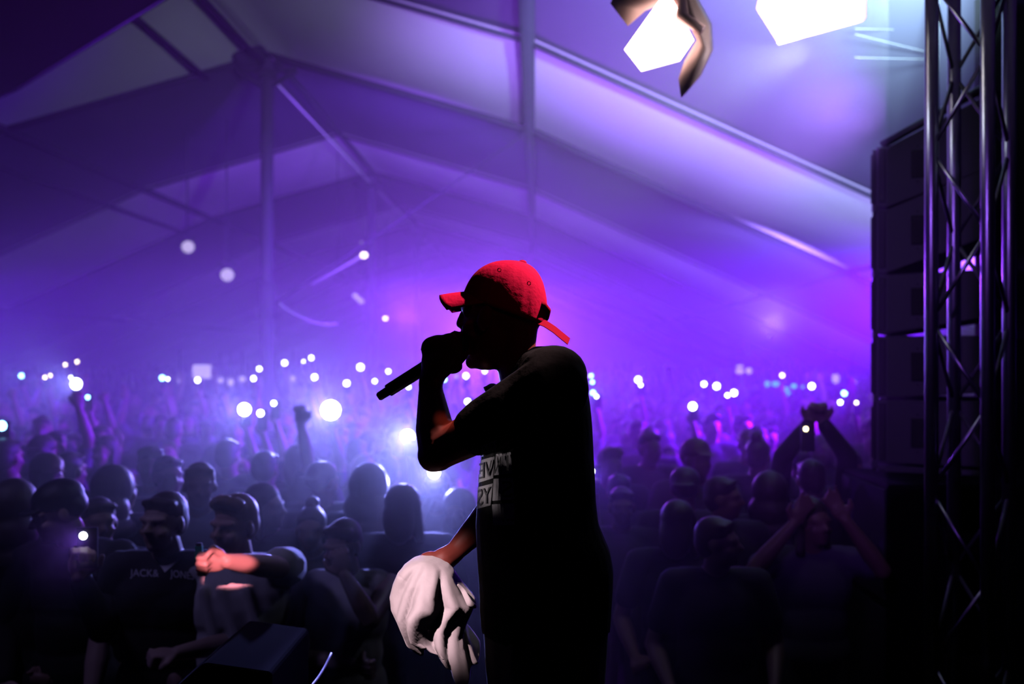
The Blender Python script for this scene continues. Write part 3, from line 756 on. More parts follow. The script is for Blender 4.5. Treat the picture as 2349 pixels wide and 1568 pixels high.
for (px, py, d, r, mn, pw, lab) in PH:
    p = P(px, py, d)
    phone(p, r*(1.9 if pw >= 20 else 1.3), mn, lab, pw, ((.24, .26, 1.0) if pw > 20 else (.16, .05, 1.0)) if mn != 'flash_cyan' else (.15, .35, 1.0))
    if (px, py) in HOLD_DONE: continue
    sc_ = p.z/2.0
    hand_low = sc_ < .86
    if hand_low: sc_ = .9
    x = p.x-GRIP.x*sc_; hy = d+.13*sc_
    if hand_low:
        continue
    fillers.append((d, x, hy, sc_, 'c1' if len(fillers) % 2 else 'c2', lab))
# random fill
cand = []
yv = 4.9
while yv < 15.5:
    xmin = -1228/F*yv-.3; xmax = (2020-1228)/F*yv+.2; xv = xmin+random.random()*.3
    while xv < xmax:
        cand.append((yv+random.uniform(-.16, .16), xv+random.uniform(-.08, .08))); xv += random.uniform(.46, .60)
    yv += .50
for (yy_, xx_) in cand:
    fillers.append((yy_, xx_, yy_, random.uniform(.92, 1.07), None, None))
fillers.sort(key=lambda t: t[0])
near_s = sorted([(d, px, py) for px, py, d in near]); ni = 0
fill_n = 0
def inside(x): return (RX-EX+.5) < x < (RX+EX-.4)
for (dd, x, yv, s_, kind, lab) in fillers:
    while ni < len(near_s) and near_s[ni][0] <= yv:
        d, px, py = near_s[ni]; stamp(px, py-.115*F/d, .085*F/d, py+.17*F/d); ni += 1
    if kind is None:
        if any(abs(x-a) < .40 and abs(yv-b) < .34 for a, b in taken) or not inside(x): continue
        kz = random.choices(['a1', 'a2', 'b1', 'b2', 'd1', 'd2', 'c1', 'e1'], [5, 4, 4, 2, 4, 1, 1.2, .9])[0]
    else:
        kz = kind
        if any(abs(x-a) < .22 and abs(yv-b) < .22 for a, b in taken): continue
    px = CX+x/yv*F; top = CY+(CAMZ-1.76*s_)/yv*F; hw = .085*s_/yv*F; shy = CY+(CAMZ-1.46*s_)/yv*F
    a, b = int(max(px-hw, 0)), int(min(px+hw, 2348))
    if kind is None:
        if b <= a: continue
        if np.mean(cover[a:b]-top > 5) < .35: continue
        if kz in ('c1', 'e1') and 975-60 < px < 1372: kz = 'a1'
    taken.append((x, yv)); stamp(px, top, hw, shy)
    ms, hn = VAR[kz]
    if kind is None:
        side = ('left of the tall mast' if px < 600 else 'between the tall mast and the performer' if px < 1180 else 'right of the performer')
        dep = 'near' if yv < 7.5 else 'mid-depth' if yv < 11 else 'far'
        what = {'a1': 'short-haired', 'a2': 'long-haired', 'b1': 'tousled', 'b2': 'cap-wearing', 'd1': 'turned-away', 'd2': 'hooded', 'c1': 'one-arm-raised', 'e1': 'both-arms-raised'}[kz]
        lab_ = f'{what} spectator among the {dep} hazy heads {side}'
        grp = f'{what} {dep} spectators {side}'
    else:
        short = lab.replace('performer\'s', 'singer\'s')
        words = short.split(); short = ' '.join(words[:9])
        lab_ = 'dim spectator under the ' + short; grp = None
    o = person(ms, (x, yv, 0), random.uniform(-.35, .35) if kind is None else 0, s_, lab_,
               random.choice(SK), random.choice([BLK, DRK, (.06, .05, .07), (.12, .11, .13), (.02, .03, .05), BLK]),
               random.choice([HB, HB, HBL, BLK]), hn, grp, 'clothes')
    fill_n += 1
byl = {}
for o in bpy.data.objects:
    if o.get('category') == 'person' and o.get('group'): byl.setdefault(o['label'], []).append(o)
ORD = ['leftmost', 'second', 'third', 'fourth', 'fifth', 'sixth', 'seventh', 'eighth', 'ninth', 'tenth', 'eleventh', 'twelfth', 'thirteenth', 'fourteenth', 'fifteenth']
NUM = ['', 'one', 'two', 'three', 'four', 'five', 'six', 'seven', 'eight', 'nine', 'ten', 'eleven', 'twelve', 'thirteen', 'fourteen', 'fifteen']
for lb, os_ in byl.items():
    if len(os_) > 1:
        os_.sort(key=lambda o: o.location.x/o.location.y); N_ = len(os_)
        for k, o in enumerate(os_):
            kk = ORD[k] if k < len(ORD) else 'later'; nn = NUM[N_] if N_ < len(NUM) else 'many'
            pos = kk if k == 0 else 'rightmost' if k == N_-1 else kk+' from left'
            o['label'] = pos+' of '+nn+' '+o['group']
    else:
        del os_[0]['group']
print('fill people', fill_n)

# ---- the rest of the crowd, too far and too many to tell apart
def far_tpl(armL, armR):
    m = MB(); m.ell((0, 0, 1.64), (.08, .095, .115), n=8, m=6)
    def ring(z, rx, ry): return [(rx*math.cos(2*PI*k/8), ry*math.sin(2*PI*k/8), z) for k in range(8)]
    m.loft([ring(.03, .13, .10), ring(.5, .15, .11), ring(.95, .17, .12), ring(1.15, .15, .11), ring(1.38, .21, .12), ring(1.47, .10, .07), ring(1.56, .055, .055)])
    for k, up in ((-1, armL), (1, armR)):
        if up: m.tube([(k*.19, 0, 1.4), (k*.27, -.05, 1.62), (k*.20, -.08, 1.9), (k*.19, -.08, 2.0)], [.05, .042, .03, .028], 6)
        else: m.tube([(k*.19, 0, 1.42), (k*.26, .03, 1.13), (k*.2, -.12, 1.0)], [.05, .042, .03], 6)
    return m
tpls = [far_tpl(0, 0), far_tpl(0, 0), far_tpl(0, 0), far_tpl(0, 1), far_tpl(1, 1)]
V = []; FF = []; base = 0
rng = np.random.RandomState(5)
tv = [np.array(t.v) for t in tpls]
cnt = 0; yv = 15.6
while yv < 44:
    xmin = max(-1228/F*yv-.3, RX-EX+.5); xmax = min((2030-1228)/F*yv+.2, RX+EX-.4); xv = xmin
    while xv < xmax:
        if abs(xv-RX) < .45 and (abs(yv-23.1) < .6 or abs(yv-32.1) < .7): xv += .5
        k = rng.randint(5); s_ = rng.uniform(.92, 1.08); a = rng.uniform(-.4, .4)
        R_ = np.array([[math.cos(a), -math.sin(a), 0], [math.sin(a), math.cos(a), 0], [0, 0, 1]])
        vv = (tv[k]*s_) @ R_.T+np.array([xv+rng.uniform(-.1, .1), yv+rng.uniform(-.2, .2), 0])
        V.append(vv); FF += [tuple(i+base for i in f_) for f_ in tpls[k].f]; base += len(vv); cnt += 1
        xv += rng.uniform(.5, .75)
    yv += .62 if yv < 25 else 1.0
me = bpy.data.meshes.new('crowd'); me.from_pydata(np.concatenate(V).tolist(), [], FF); me.update()
M['far'] = mat('distant_clothes', (.03, .025, .035), .8, noise=.8, scale=1.2)
tag(link('crowd', me, M['far']), 'distant mass of spectators melting into the violet haze', 'crowd', None, 'stuff')
print('far', cnt)

# ------------------------------------------------------------------ lights and signs at the back of the tent
t = empty('lit_board', tuple(P(463, 852, 15.4))); tag(t, 'glowing white board standing over the crowd, left of the tall mast', 'board')
b_ = MB().box((0, 0, 0), (.143, .02, .107)).build('panel', M['glow_white'], t); bevel(b_, .03, 3)
MB().box((0, .03, 0), (.148, .01, .112)).build('frame', M['black'], t)
for k in (-1, 1): MB().tube([(k*.1, .05, -2.08), (k*.1, .05, .05)], .012, 6).build('leg', M['steel'], t)
def lantern(px, py, d, rx, rz_, m, label, group=None):
    p = P(px, py, d); t = empty('lantern', tuple(p)); tag(t, label, 'lantern', group)
    MB().ell((0, 0, 0), (rx, min(rx, rz_)*.6, rz_)).build('shade', M[m], t, True)
    MB().tube([(0, 0, rz_*.8), (0, 0, rz_+.4)], .008, 5).build('cord', M['rafter'], t, True)
    MB().tube([(0, 0, rz_*.85), (0, 0, rz_*1.12)], [rx*.35, rx*.2], 8).build('cap', M['black'], t, True)
    return t
for (px, py, rx, rz_, m, lab) in [
    (1697, 851, .15, .09, 'glow_white', 'brightest oval lantern of the white cluster over the right crowd'),
    (1697, 840, .13, .05, 'glow_white', 'flat lantern on top of the white cluster'),
    (1718, 850, .11, .11, 'glow_white', 'soft square lantern at the right of the white cluster'),
    (1917, 868, .13, .17, 'glow_white', 'tilted oval lantern close to the loudspeaker column'),
    (1955, 876, .14, .09, 'glow_white', 'soft pale lantern between the oval one and the loudspeaker column'),
    (1760, 880, .08, .11, 'cyan_led', 'left cyan lantern over the right crowd'),
    (1779, 880, .13, .09, 'cyan_led', 'wide cyan lantern beside the left cyan one'),
    (1804, 893, .08, .10, 'cyan_led', 'cyan lantern left below the green one'),
    (1811, 904, .09, .09, 'cyan_led', 'lowest cyan lantern of the row'),
    (1821, 885, .10, .08, 'green_led', 'green lantern, the only green one over the crowd'),
    (1841, 887, .05, .05, 'cyan_led', 'faint small cyan lantern at the right end of the row'),
    (656+16, 868, .09, .09, 'glow_white', 'pale lantern low between the mast and its first light'),
    (506, 872, .10, .10, 'glow_white', 'pale lantern first to the right of the white board'),
    (529, 876, .11, .14, 'glow_white', 'taller pale lantern second to the right of the white board'),
    (556, 869, .12, .10, 'glow_white', 'pale lantern third to the right of the white board'),
    (412, 869, .09, .12, 'glow_white', 'dull lantern just left of the white board')]:
    lantern(px, py, 15.5, rx*.45, rz_*.45, m, lab)

# ------------------------------------------------------------------ stage, barrier
plane_box('stage_floor', (0.6, 1.0, .40), (4.6, 2.25, .40), M['stage'])
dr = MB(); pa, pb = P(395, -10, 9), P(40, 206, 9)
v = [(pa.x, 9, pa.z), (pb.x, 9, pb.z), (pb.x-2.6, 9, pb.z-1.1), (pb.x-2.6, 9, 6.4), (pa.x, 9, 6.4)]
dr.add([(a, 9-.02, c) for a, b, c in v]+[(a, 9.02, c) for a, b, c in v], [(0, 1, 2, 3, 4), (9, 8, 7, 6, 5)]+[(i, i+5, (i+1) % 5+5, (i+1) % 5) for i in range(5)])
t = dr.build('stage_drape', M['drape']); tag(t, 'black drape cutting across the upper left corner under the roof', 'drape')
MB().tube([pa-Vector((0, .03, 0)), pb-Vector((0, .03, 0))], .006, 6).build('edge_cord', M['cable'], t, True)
t = empty('crowd_barrier', (0, 3.52, 0)); tag(t, 'steel barrier along the stage front before the first row', 'barrier')
mb = MB().tube([(-3, 0, 1.05), (1.9, 0, 1.05)], .03, 8).build('top_rail', M['barrier'], t, True)
for k in range(6): MB().tube([(-3+k*.98, 0, 0), (-3+k*.98, 0, 1.05)], .025, 8).build('post', M['barrier'], t, True)
for k in range(5): MB().box((-2.51+k*.98, 0, .52), (.46, .006, .48)).build('panel', M['barrier'], t)

# wedge monitor on a case at the stage front
t = empty('flight_case', (-.78, 2.86, .80)); tag(t, 'black flight case on the stage front under the wedge monitor', 'case')
MB().box((0, 0, .175), (.30, .25, .175)).build('body', M['black'], t)
for sx in (-1, 1):
    for sy in (-1, 1): MB().box((sx*.3, sy*.25, .175), (.012, .012, .178)).build('edge_strip', M['steel'], t)
MB().tube([(-.08, -.262, .20), (-.08, -.28, .17), (.08, -.28, .17), (.08, -.262, .20)], .008, 6).build('handle', M['steel'], t, True)
t = empty('stage_monitor', (-.80, 2.86, 1.10)); tag(t, 'black wedge monitor with sloping top at the foot of the pale tee man', 'loudspeaker')
w1 = [(-.30, 0), (.10, 0), (.10, .365), (-.08, .39), (-.30, .20)]
mb = MB(); mb.loft([[(x, -.22, z) for x, z in w1], [(x, .22, z) for x, z in w1]]); bevel(mb.build('cabinet', M['black'], t), .01)
g1 = MB(); g1.add([(-.325, -.19, .02), (-.325, .19, .02), (-.325, .19, .18), (-.325, -.19, .18)], [(0, 1, 2, 3)]); g1.build('grille', M['cabdark'], t)
MB().tube([(.0, -.222, .16), (.0, -.222, .165)], .05, 14).build('handle_cup', M['cabdark'], t)
o = cable('stage_cable', P(760, 1498, 2.8), P(660, 1600, 2.2), .03, .004, 'thin pale cable curving up from the bottom edge beside the monitor')

# subwoofers beside the stage on the right
for k in range(3):
    t = empty('subwoofer', (2.10, 5.0, k*.565)); tag(t, ['bottom', 'middle', 'top'][k]+' black subwoofer of the stack under the line of loudspeakers', 'loudspeaker', 'stacked subwoofers')
    bevel(MB().box((0, 0, .29), (.45, .35, .287)).build('cabinet', M['black'], t), .015)
    MB().box((-.455, 0, .29), (.006, .32, .26)).build('grille', M['cabdark'], t)
    MB().box((-.1, -.352, .3), (.09, .004, .05)).build('handle', M['cabdark'], t)

# ------------------------------------------------------------------ line of loudspeakers
FA = P(2010, 0, 5.2); fx = FA.x; fd = 5.2
ang = math.radians(24)
ax = Vector((math.cos(ang), -math.sin(ang), 0)); wd = Vector((math.sin(ang), math.cos(ang), 0)); up = Vector((0, 0, 1))
hinge = [335, 478, 628, 768, 914, 1064, 1208]
topdeg = [31, 26, 2, 0, 0, -1]; botdeg = [24, 24, 12, 5, 0, -2]
ordn = ['topmost', 'second', 'third', 'fourth', 'fifth', 'lowest']
for k in range(6):
    zt = CAMZ+(CY-hinge[k])/F*fd-.006; zb = CAMZ+(CY-hinge[k+1])/F*fd+.006
    H = zt-zb; o0 = Vector((fx, fd, zb))
    t = empty('loudspeaker', tuple(o0)); tag(t, ordn[k]+' loudspeaker cabinet of the hanging column by the truss', 'loudspeaker', 'hanging loudspeaker column')
    L = .50; tt = math.tan(math.radians(topdeg[k]*.8)); tb = math.tan(math.radians(botdeg[k]*.8+ (0)))
    tb = max(tb, 0)
    side = [(0, .0), (0, H), (.06, H), (L, H+tt*(L-.06)), (L, max(.0, tb*(L-.06))), (.06, 0)]
    r0 = [ax*a+up*b for a, b in side]; r1 = [ax*a+up*b+wd*.85 for a, b in side]
    bevel(MB().loft([r0, r1]).build('cabinet', M['cab'], t), .006)
    # grille edge, slot, handle recess on the side that faces the stage
    def sidebox(a0, a1, b0, b1, name, m, out=.004):
        sl = (tt+tb)/2
        cA = (a0+a1)/2
        c = ax*cA+up*((b0+b1)/2+sl*cA*.7)-wd*out
        R = Matrix((ax, wd, up)).transposed()
        o = MB().box((0, 0, 0), ((a1-a0)/2, .006, (b1-b0)/2), R).build(name, M[m], t, False, c); bevel(o, .012, 3); return o
    sidebox(-.028, -.004, H*.07, H*.90, 'grille_edge', 'cabdark', -.006)
    sidebox(.012, .048, H*.04, H*.95, 'side_slot', 'cabdark')
    sidebox(.170, .236, H*.26, H*.72, 'handle_recess', 'cabdark', .002)
    for q in (H*.20, H*.78): sidebox(.198, .206, q-.004, q+.004, 'screw', 'cabdark')
    g = [(-.02, .01), (-.02, H-.01), (0, H-.01), (0, .01)]
    MB().loft([[ax*a+up*b+wd*.02 for a, b in g], [ax*a+up*b+wd*.83 for a, b in g]]).build('grille', M['cabdark'], t)
    MB().box(ax*(-.006)+up*(-.006)-wd*.004, (.014, .012, .018)).build('rigging_pin', M['steel'], t)
t = empty('rigging_frame', tuple(Vector((fx, fd, CAMZ+(CY-335)/F*fd)))); tag(t, 'dark rigging frame above the hanging loudspeaker column', 'frame')
tt = math.tan(math.radians(26))
for s_ in (.05, .8):
    MB().tube([ax*.02+up*.01+wd*s_, ax*.5+up*(.03+tt*.46)+wd*s_], .022, 8).build('bar', M['steel'], t, True)
MB().tube([ax*.28+up*.17+wd*.05, ax*.28+up*.17+wd*.8], .02, 8).build('crossbar', M['steel'], t, True)
MB().tube([ax*.28+up*.17+wd*.42, ax*.28+up*2.4+wd*.42], .012, 8).build('chain', M['steel'], t, True)
for k in range(3): 
    yk = [184, 186+180, 60][k]
    cable('support_wire', P(1960, [66, 132, 78][k], 6.5), P(2130, [70, 136, 120][k], 6.5), .0, .003,
          ['upper thin wire running to the truss', 'lower thin wire running to the truss', 'slanting thin wire between the two level wires'][k], 'steel')

# ------------------------------------------------------------------ truss tower
ctr = P(2226, 0, 4.0); TX, TY = ctr.x, 4.0
half = .156
cor = [(-half, 0), (0, -half*.98), (half, 0.0), (0, half)]
t = empty('truss_tower', (TX, TY, .0)); tag(t, 'upright four-chord aluminium truss tower at the right edge of the stage', 'truss')
for (a, b) in cor: MB().tube([(a, b, 0.82), (a, b, 4.9)], .027, 16).build('chord', M['alu'], t, True)
node_px = [-45, 345, 735, 1125, 1515, 1905]
zn = [CAMZ+(CY-p)/F*TY for p in node_px]
for f_ in range(4):
    a = Vector((*cor[f_], 0)); b = Vector((*cor[(f_+1) % 4], 0))
    for k in range(len(zn)-1):
        z0, z1 = zn[k], zn[k+1]; zm = (z0+z1)/2
        if z1 < .05: z1 = .05
        off = (b-a).normalized()*.02
        if f_ % 2: a_, b_, off_ = b, a, -off
        else: a_, b_, off_ = a, b, off
        bm_ = M['alu'] if f_ == 0 else M['steel']  # unlit faces get dark steel: their shade is put into the material
        MB().tube([a_+off_+Vector((0, 0, z0-.035)), b_-off_+Vector((0, 0, zm+.03))], .0085, 8).build('brace', bm_, t, True)
        MB().tube([b_-off_+Vector((0, 0, zm-.03)), a_+off_+Vector((0, 0, z1+.035))], .0085, 8).build('brace', bm_, t, True)
MB().box((0, 0, .01), (.3, .3, .01)).build('base_plate', M['steel'], t)
w_ = plane_box('wall_stage', (3.75, 5.75, 2.3), (1.2, .03, 2.3), M['drape'])

# ------------------------------------------------------------------ lens flare shapes at the top, built as stage lamps
t = empty('flare_lamp', tuple(P(1510, 95, 4.0))); tag(t, 'warm pinkish lens flare ghost shaped as a stage lamp near the top edge', 'stage light')  # flare ghost given a glowing lens, hood and hanger
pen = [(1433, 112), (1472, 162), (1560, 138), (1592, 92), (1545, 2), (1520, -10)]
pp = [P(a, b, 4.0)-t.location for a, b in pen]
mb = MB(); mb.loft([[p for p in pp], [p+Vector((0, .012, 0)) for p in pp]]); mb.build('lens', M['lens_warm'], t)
hood_o = [(1400, 8), (1418, -40), (1560, -60), (1625, 60), (1628, 120), (1600, 180), (1562, 224), (1556, 180), (1570, 140), (1598, 92), (1548, -4), (1478, 26), (1440, 60)]
mb = MB(); mb.loft([[P(a, b, 4.03)-t.location for a, b in hood_o], [P(a+8, b-6, 4.22)-t.location for a, b in hood_o]]); mb.build('hood', M['hood'], t, True)
mb = MB(); mb.tube([P(1555, -60, 4.12)-t.location, P(1565, 40, 4.0)-t.location, P(1612, 70, 3.98)-t.location], [.03, .028, .02], 10); mb.build('flare_arc', M['copper'], t, True)
MB().tube([(.05, .16, .2), (.05, .16, 1.3)], .02, 8).build('hanger', M['black'], t, True)
t = empty('flare_flood', tuple(P(1860, 0, 4.0))); tag(t, 'blazing white lens flare shaped as a flood lamp, cut by the top edge, beside the truss', 'stage light')  # clipped flare shape given a glowing lens and housing
fl = [(1790, 96), (1976, 46), (1983, 38), (1983, -60), (1760, -60), (1740, 20)]
pp = [P(a, b, 4.0)-t.location for a, b in fl]
mb = MB(); mb.loft([[p for p in pp], [p+Vector((0, .01, 0)) for p in pp]]); mb.build('lens', M['lens_white'], t)
fl2 = [(1786, 102), (1980, 50), (1988, 40), (1988, -70), (1752, -70), (1734, 20)]
mb = MB(); mb.loft([[P(a, b, 4.02)-t.location for a, b in fl2], [P(a, b, 4.16)-t.location for a, b in fl2]]); mb.build('housing', M['hood'], t)
MB().tube([(.0, .1, .1), (.0, .1, 1.2)], .02, 8).build('hanger', M['black'], t, True)
lamp('flood_glow', 'POINT', tuple(P(1850, 112, 3.92)), None, 2.5, (.80, .88, 1.0), size=.04)  # small point light added only for the halo below the flood
lamp('flood_glow', 'SPOT', tuple(P(1850, 118, 3.95)), tuple(P(1330, 270, 6)), 2600, (.74, .88, 1.0), 46, 1.0, .06)

# ------------------------------------------------------------------ the performer
PD = 2.284
def Q(px, py, dy=0.0): return Vector(((px-CX)/F*PD, PD+dy, CAMZ+(CY-py)/F*PD))
mm = PD/F
def ringx(x0, x1, py, ry, cy_=0., n=20, tilt=0.):
    c = (x0+x1)/2; r = (x1-x0)/2; out = []
    for k in range(n):
        th = 2*PI*k/n; out.append(Q(c+r*math.cos(th), py+tilt*r*math.cos(th), cy_+ry*math.sin(th)))
    return out
b = MB()
# head: skull, face profile, jaw
Rh = Matrix.Rotation(math.radians(8), 3, 'Y')
b.ell(Q(1158, 700), (.096, .077, .088), Rh); b.ell(Q(1120, 745), (.060, .060, .075), Rh)
b.loft([ringx(1066, 1200, 690, .070), ringx(1062, 1200, 712, .070), ringx(1064, 1200, 728, .066), ringx(1066, 1195, 760, .062), ringx(1072, 1190, 790, .058), ringx(1071, 1182, 815, .052), ringx(1078, 1172, 832, .044), ringx(1090, 1150, 843, .032), ringx(1100, 1128, 848, .018)])
b.caps(Q(1064, 716), Q(1056, 742), .008*1, .011); b.ell(Q(1055, 744), (.009, .013, .009))
for s_ in (-1, 1):
    b.ell(Q(1060, 748, s_*.012), (.008, .009, .007)); b.caps(Q(1068, 706, s_*.014), Q(1075, 705, s_*.045), .011, .010)
    b.ell(Q(1082, 755, s_*.042), (.020, .016, .018)); b.ell(Q(1073, 717, s_*.030), (.010, .013, .009))
    b.ell(Q(1116, 733, s_*.078), (.018, .009, .031), Matrix.Rotation(.2, 3, 'Y'))
    b.ell(Q(1113, 748, s_*.078), (.010, .009, .012))
b.caps(Q(1067, 776, -.014), Q(1067, 776, .014), .008, .008); b.caps(Q(1069, 788, -.013), Q(1069, 788, .013), .009, .009)
b.ell(Q(1083, 830), (.016, .022, .016))
# neck, torso
b.loft([ringx(1140, 1236, 735, .055), ringx(1138, 1232, 770, .055), ringx(1132, 1228, 805, .056), ringx(1142, 1236, 850, .062), ringx(1148, 1262, 890, .075)])
tor = [(1232, 1290, 803, .06), (1205, 1312, 822, .12), (1180, 1330, 850, .165), (1158, 1340, 885, .18), (1140, 1346, 930, .18), (1125, 1350, 980, .17), (1115, 1353, 1040, .165), (1108, 1356, 1100, .155),
       (1104, 1356, 1150, .15), (1104, 1360, 1200, .155), (1105, 1372, 1240, .165), (1108, 1390, 1290, .17), (1112, 1396, 1340, .17), (1118, 1392, 1400, .17), (1130, 1370, 1450, .16)]
b.loft([ringx(a, c, p, r) for a, c, p, r in tor])
# left arm (towards the lens) holding the microphone
S_L = Q(1262, 888, -.15); E_L = Q(1016, 1026, -.13); W_L = Q(993, 880, -.06)
b.ell(S_L, (.075, .065, .075)); b.caps(S_L, E_L.lerp(S_L, .35), .064, .050); b.caps(E_L.lerp(S_L, .35), E_L, .050, .039)
b.caps(E_L, E_L.lerp(W_L, .35), .041, .043); b.caps(E_L.lerp(W_L, .35), W_L, .043, .0255); b.ell(Q(1008, 1030, -.13), (.036, .034, .038))
# the hand closed round the microphone
MA = Q(878, 907, -.05); MD = (Q(1060, 790, -.035)-MA).normalized()
def mp(px): return MA+MD*((px-878)*mm/MD.x)
pu = Vector((-MD.z, 0, MD.x)).normalized(); pd_ = MD.cross(pu).normalized()
if pd_.y > 0: pd_ = -pd_
b.caps(W_L, Q(1004, 852, -.085), .027, .030); b.ell(Q(1014, 838, -.088), (.038, .020, .032), Matrix.Rotation(-.5, 3, 'Y'))
for i, px in enumerate((996, 1011, 1027, 1042)):
    c = mp(px); r_ = .0255+(.004 if i in (1, 2) else 0); pts = []
    for k in range(7):
        th = math.radians(-30+k*38); pts.append(c+(pd_*math.cos(th)+pu*math.sin(th))*(r_+(.010 if k in (1, 2) else 0)))
    for k in range(6): b.caps(pts[k], pts[k+1], .0105-.0003*k, .0102-.0003*k, 8)
b.ell(Q(1000, 800, -.075), (.027, .018, .028)); b.ell(Q(1014, 792, -.065), (.034, .022, .024)); b.ell(Q(991, 834, -.075), (.017, .018, .034))
b.ell(Q(1038, 800, -.075), (.030, .022, .036)); b.ell(Q(1030, 828, -.07), (.040, .02, .026), Matrix.Rotation(.45, 3, 'Y'))
b.caps(Q(1010, 850, -.08), Q(1050, 832, -.06), .017, .013); b.caps(Q(1050, 832, -.06), Q(1066, 815, -.04), .013, .011)
b.caps(Q(1030, 786, -.055), Q(1047, 769, -.04), .014, .011); b.caps(Q(1047, 769, -.04), Q(1058, 772, -.02), .011, .010); b.caps(Q(1048, 785, -.04), Q(1060, 795, -.03), .016, .014)
# right arm (far side) reaching down, hand under the towel
S_R = Q(1255, 885, .16); E_R = Q(1150, 1175, .20); W_R = Q(1030, 1292, .12)
b.ell(S_R, (.072, .062, .072)); b.caps(S_R, E_R, .058, .040); b.caps(E_R, E_R.lerp(W_R, .35), .041, .040); b.caps(E_R.lerp(W_R, .35), W_R, .040, .024)
b.caps(W_R, Q(1008, 1304, .10), .026, .030); b.ell(Q(985, 1312, .09), (.040, .022, .030), Matrix.Rotation(.35, 3, 'Y'))
for i in range(4):
    c = Q(962+i*4, 1315+i*5, .055+i*.021); c2 = c+Vector((-.030, -.004, -.018)); c3 = c2+Vector((-.004, 0, -.028)); c4 = c3+Vector((.020, 0, -.012))
    b.caps(c, c2, .0115, .0105, 8); b.caps(c2, c3, .0105, .010, 8); b.caps(c3, c4, .010, .0095, 8)
b.caps(Q(1005, 1318, .05), Q(985, 1338, .03), .015, .012, 8); b.caps(Q(985, 1338, .03), Q(968, 1345, .03), .012, .010, 8)
# legs down to the stage
for s_ in (-1, 1):
    hp_ = Q(1250, 1420, s_*.085); kn = Vector((hp_.x-.02, hp_.y+s_*.03, 1.27)); an = Vector((hp_.x+.03, hp_.y+s_*.05, .90))
    b.caps(hp_, kn, .090, .060); b.caps(kn, an, .058, .040); b.caps(an-Vector((0, 0, .055)), an+Vector((-.17, 0, -.06)), .040, .034)
pb = b.fused(.0048, 3, 'person'); pb.materials.append(M['pskin'])
per = bpy.data.objects.new('person', pb); col.objects.link(per)
tag(per, 'performer in a red cap singing into a handheld microphone, white towel in the other hand', 'person')
# tee shirt
c = MB()
tee = [(1222, 1292, 794, .055), (1192, 1322, 812, .135), (1170, 1338, 846, .185), (1150, 1347, 885, .198), (1133, 1354, 930, .195), (1116, 1359, 980, .185), (1104, 1362, 1040, .178), (1098, 1365, 1100, .170),
       (1094, 1367, 1150, .168), (1091, 1373, 1200, .172), (1092, 1386, 1232, .178), (1094, 1399, 1262, .182), (1096, 1407, 1305, .185), (1098, 1406, 1345, .185), (1100, 1403, 1390, .185), (1103, 1400, 1440, .185)]
c.loft([ringx(a, e, p, r, n=28) for a, e, p, r in tee])
c.ell(Q(1268, 858, -.12), (.074, .085, .066)); c.ell(Q(1262, 860, .12), (.074, .085, .066))
c.caps(Q(1264, 888, -.15), Q(1120, 966, -.14), .080, .062); c.caps(Q(1120, 966, -.14), Q(1106, 974, -.14), .062, .058); c.ell(Q(1120, 893, .0), (.013, .045, .008), Matrix.Rotation(.4, 3, 'Y'))
c.caps(S_R, S_R.lerp(E_R, .6), .078, .066)
c.ell(Q(1142, 905, .03), (.030, .07, .018), Matrix.Rotation(.6, 3, 'Y')); c.ell(Q(1135, 893, .02), (.020, .06, .012), Matrix.Rotation(.5, 3, 'Y'))
ct = c.fused(.007, 2, 'tee_shirt')
# soft vertical creases in the cloth
for v_ in ct.vertices:
    q = v_.co; a = .0035*math.sin(q.x*60+q.z*18+2*math.sin(q.z*9))
    v_.co.y += a*(1 if q.y < PD else -1)
ct.materials.append(M['ptee']); to = bpy.data.objects.new('tee_shirt', ct); col.objects.link(to); to.parent = per
tr = MB()
for s_ in (-1, 1):
    hp_ = Q(1250, 1400, s_*.085); kn = Vector((hp_.x-.02, hp_.y+s_*.03, 1.27)); an = Vector((hp_.x+.03, hp_.y+s_*.05, .92))
    tr.caps(hp_, kn, .105, .078); tr.caps(kn, an, .078, .062)
tr.loft([ringx(a, e, p, r) for a, e, p, r in ((1104, 1399, 1380, .178), (1108, 1396, 1450, .18), (1112, 1392, 1520, .175), (1120, 1386, 1600, .165), (1130, 1378, 1680, .155), (1150, 1365, 1740, .14))])
tt_ = tr.fused(.010, 2, 'trousers'); tt_.materials.append(M['pant']); o = bpy.data.objects.new('trousers', tt_); col.objects.link(o); o.parent = per
# the print on the shirt: white blocks with black mirrored letters
def block(poly, nm='print_block', m='white_print', off=.002): return patch(nm, poly, 1.7, ct, M[m], per, off)
tmat = Matrix()
def block(poly, nm='print_block', m='white_print', off=.002):
    bm = bmesh.new(); vs = [bm.verts.new((x, y, 0)) for x, y in poly]; bm.faces.new(vs); bmesh.ops.triangulate(bm, faces=bm.faces)
    for _ in range(3): bmesh.ops.subdivide_edges(bm, edges=bm.edges[:], cuts=1, use_grid_fill=True)
    bmesh.ops.triangulate(bm, faces=bm.faces); bm.verts.index_update()
    pts = [P(v.co.x, v.co.y, 1.7) for v in bm.verts]; fs = [tuple(v.index for v in f.verts) for f in bm.faces]; bm.free()
    return cast(nm, pts, fs, M[m], off)
bvh_t = BVHTree.FromPolygons([v.co for v in ct.vertices], [tuple(p.vertices) for p in ct.polygons])
eye = Vector((0, 0, CAMZ))
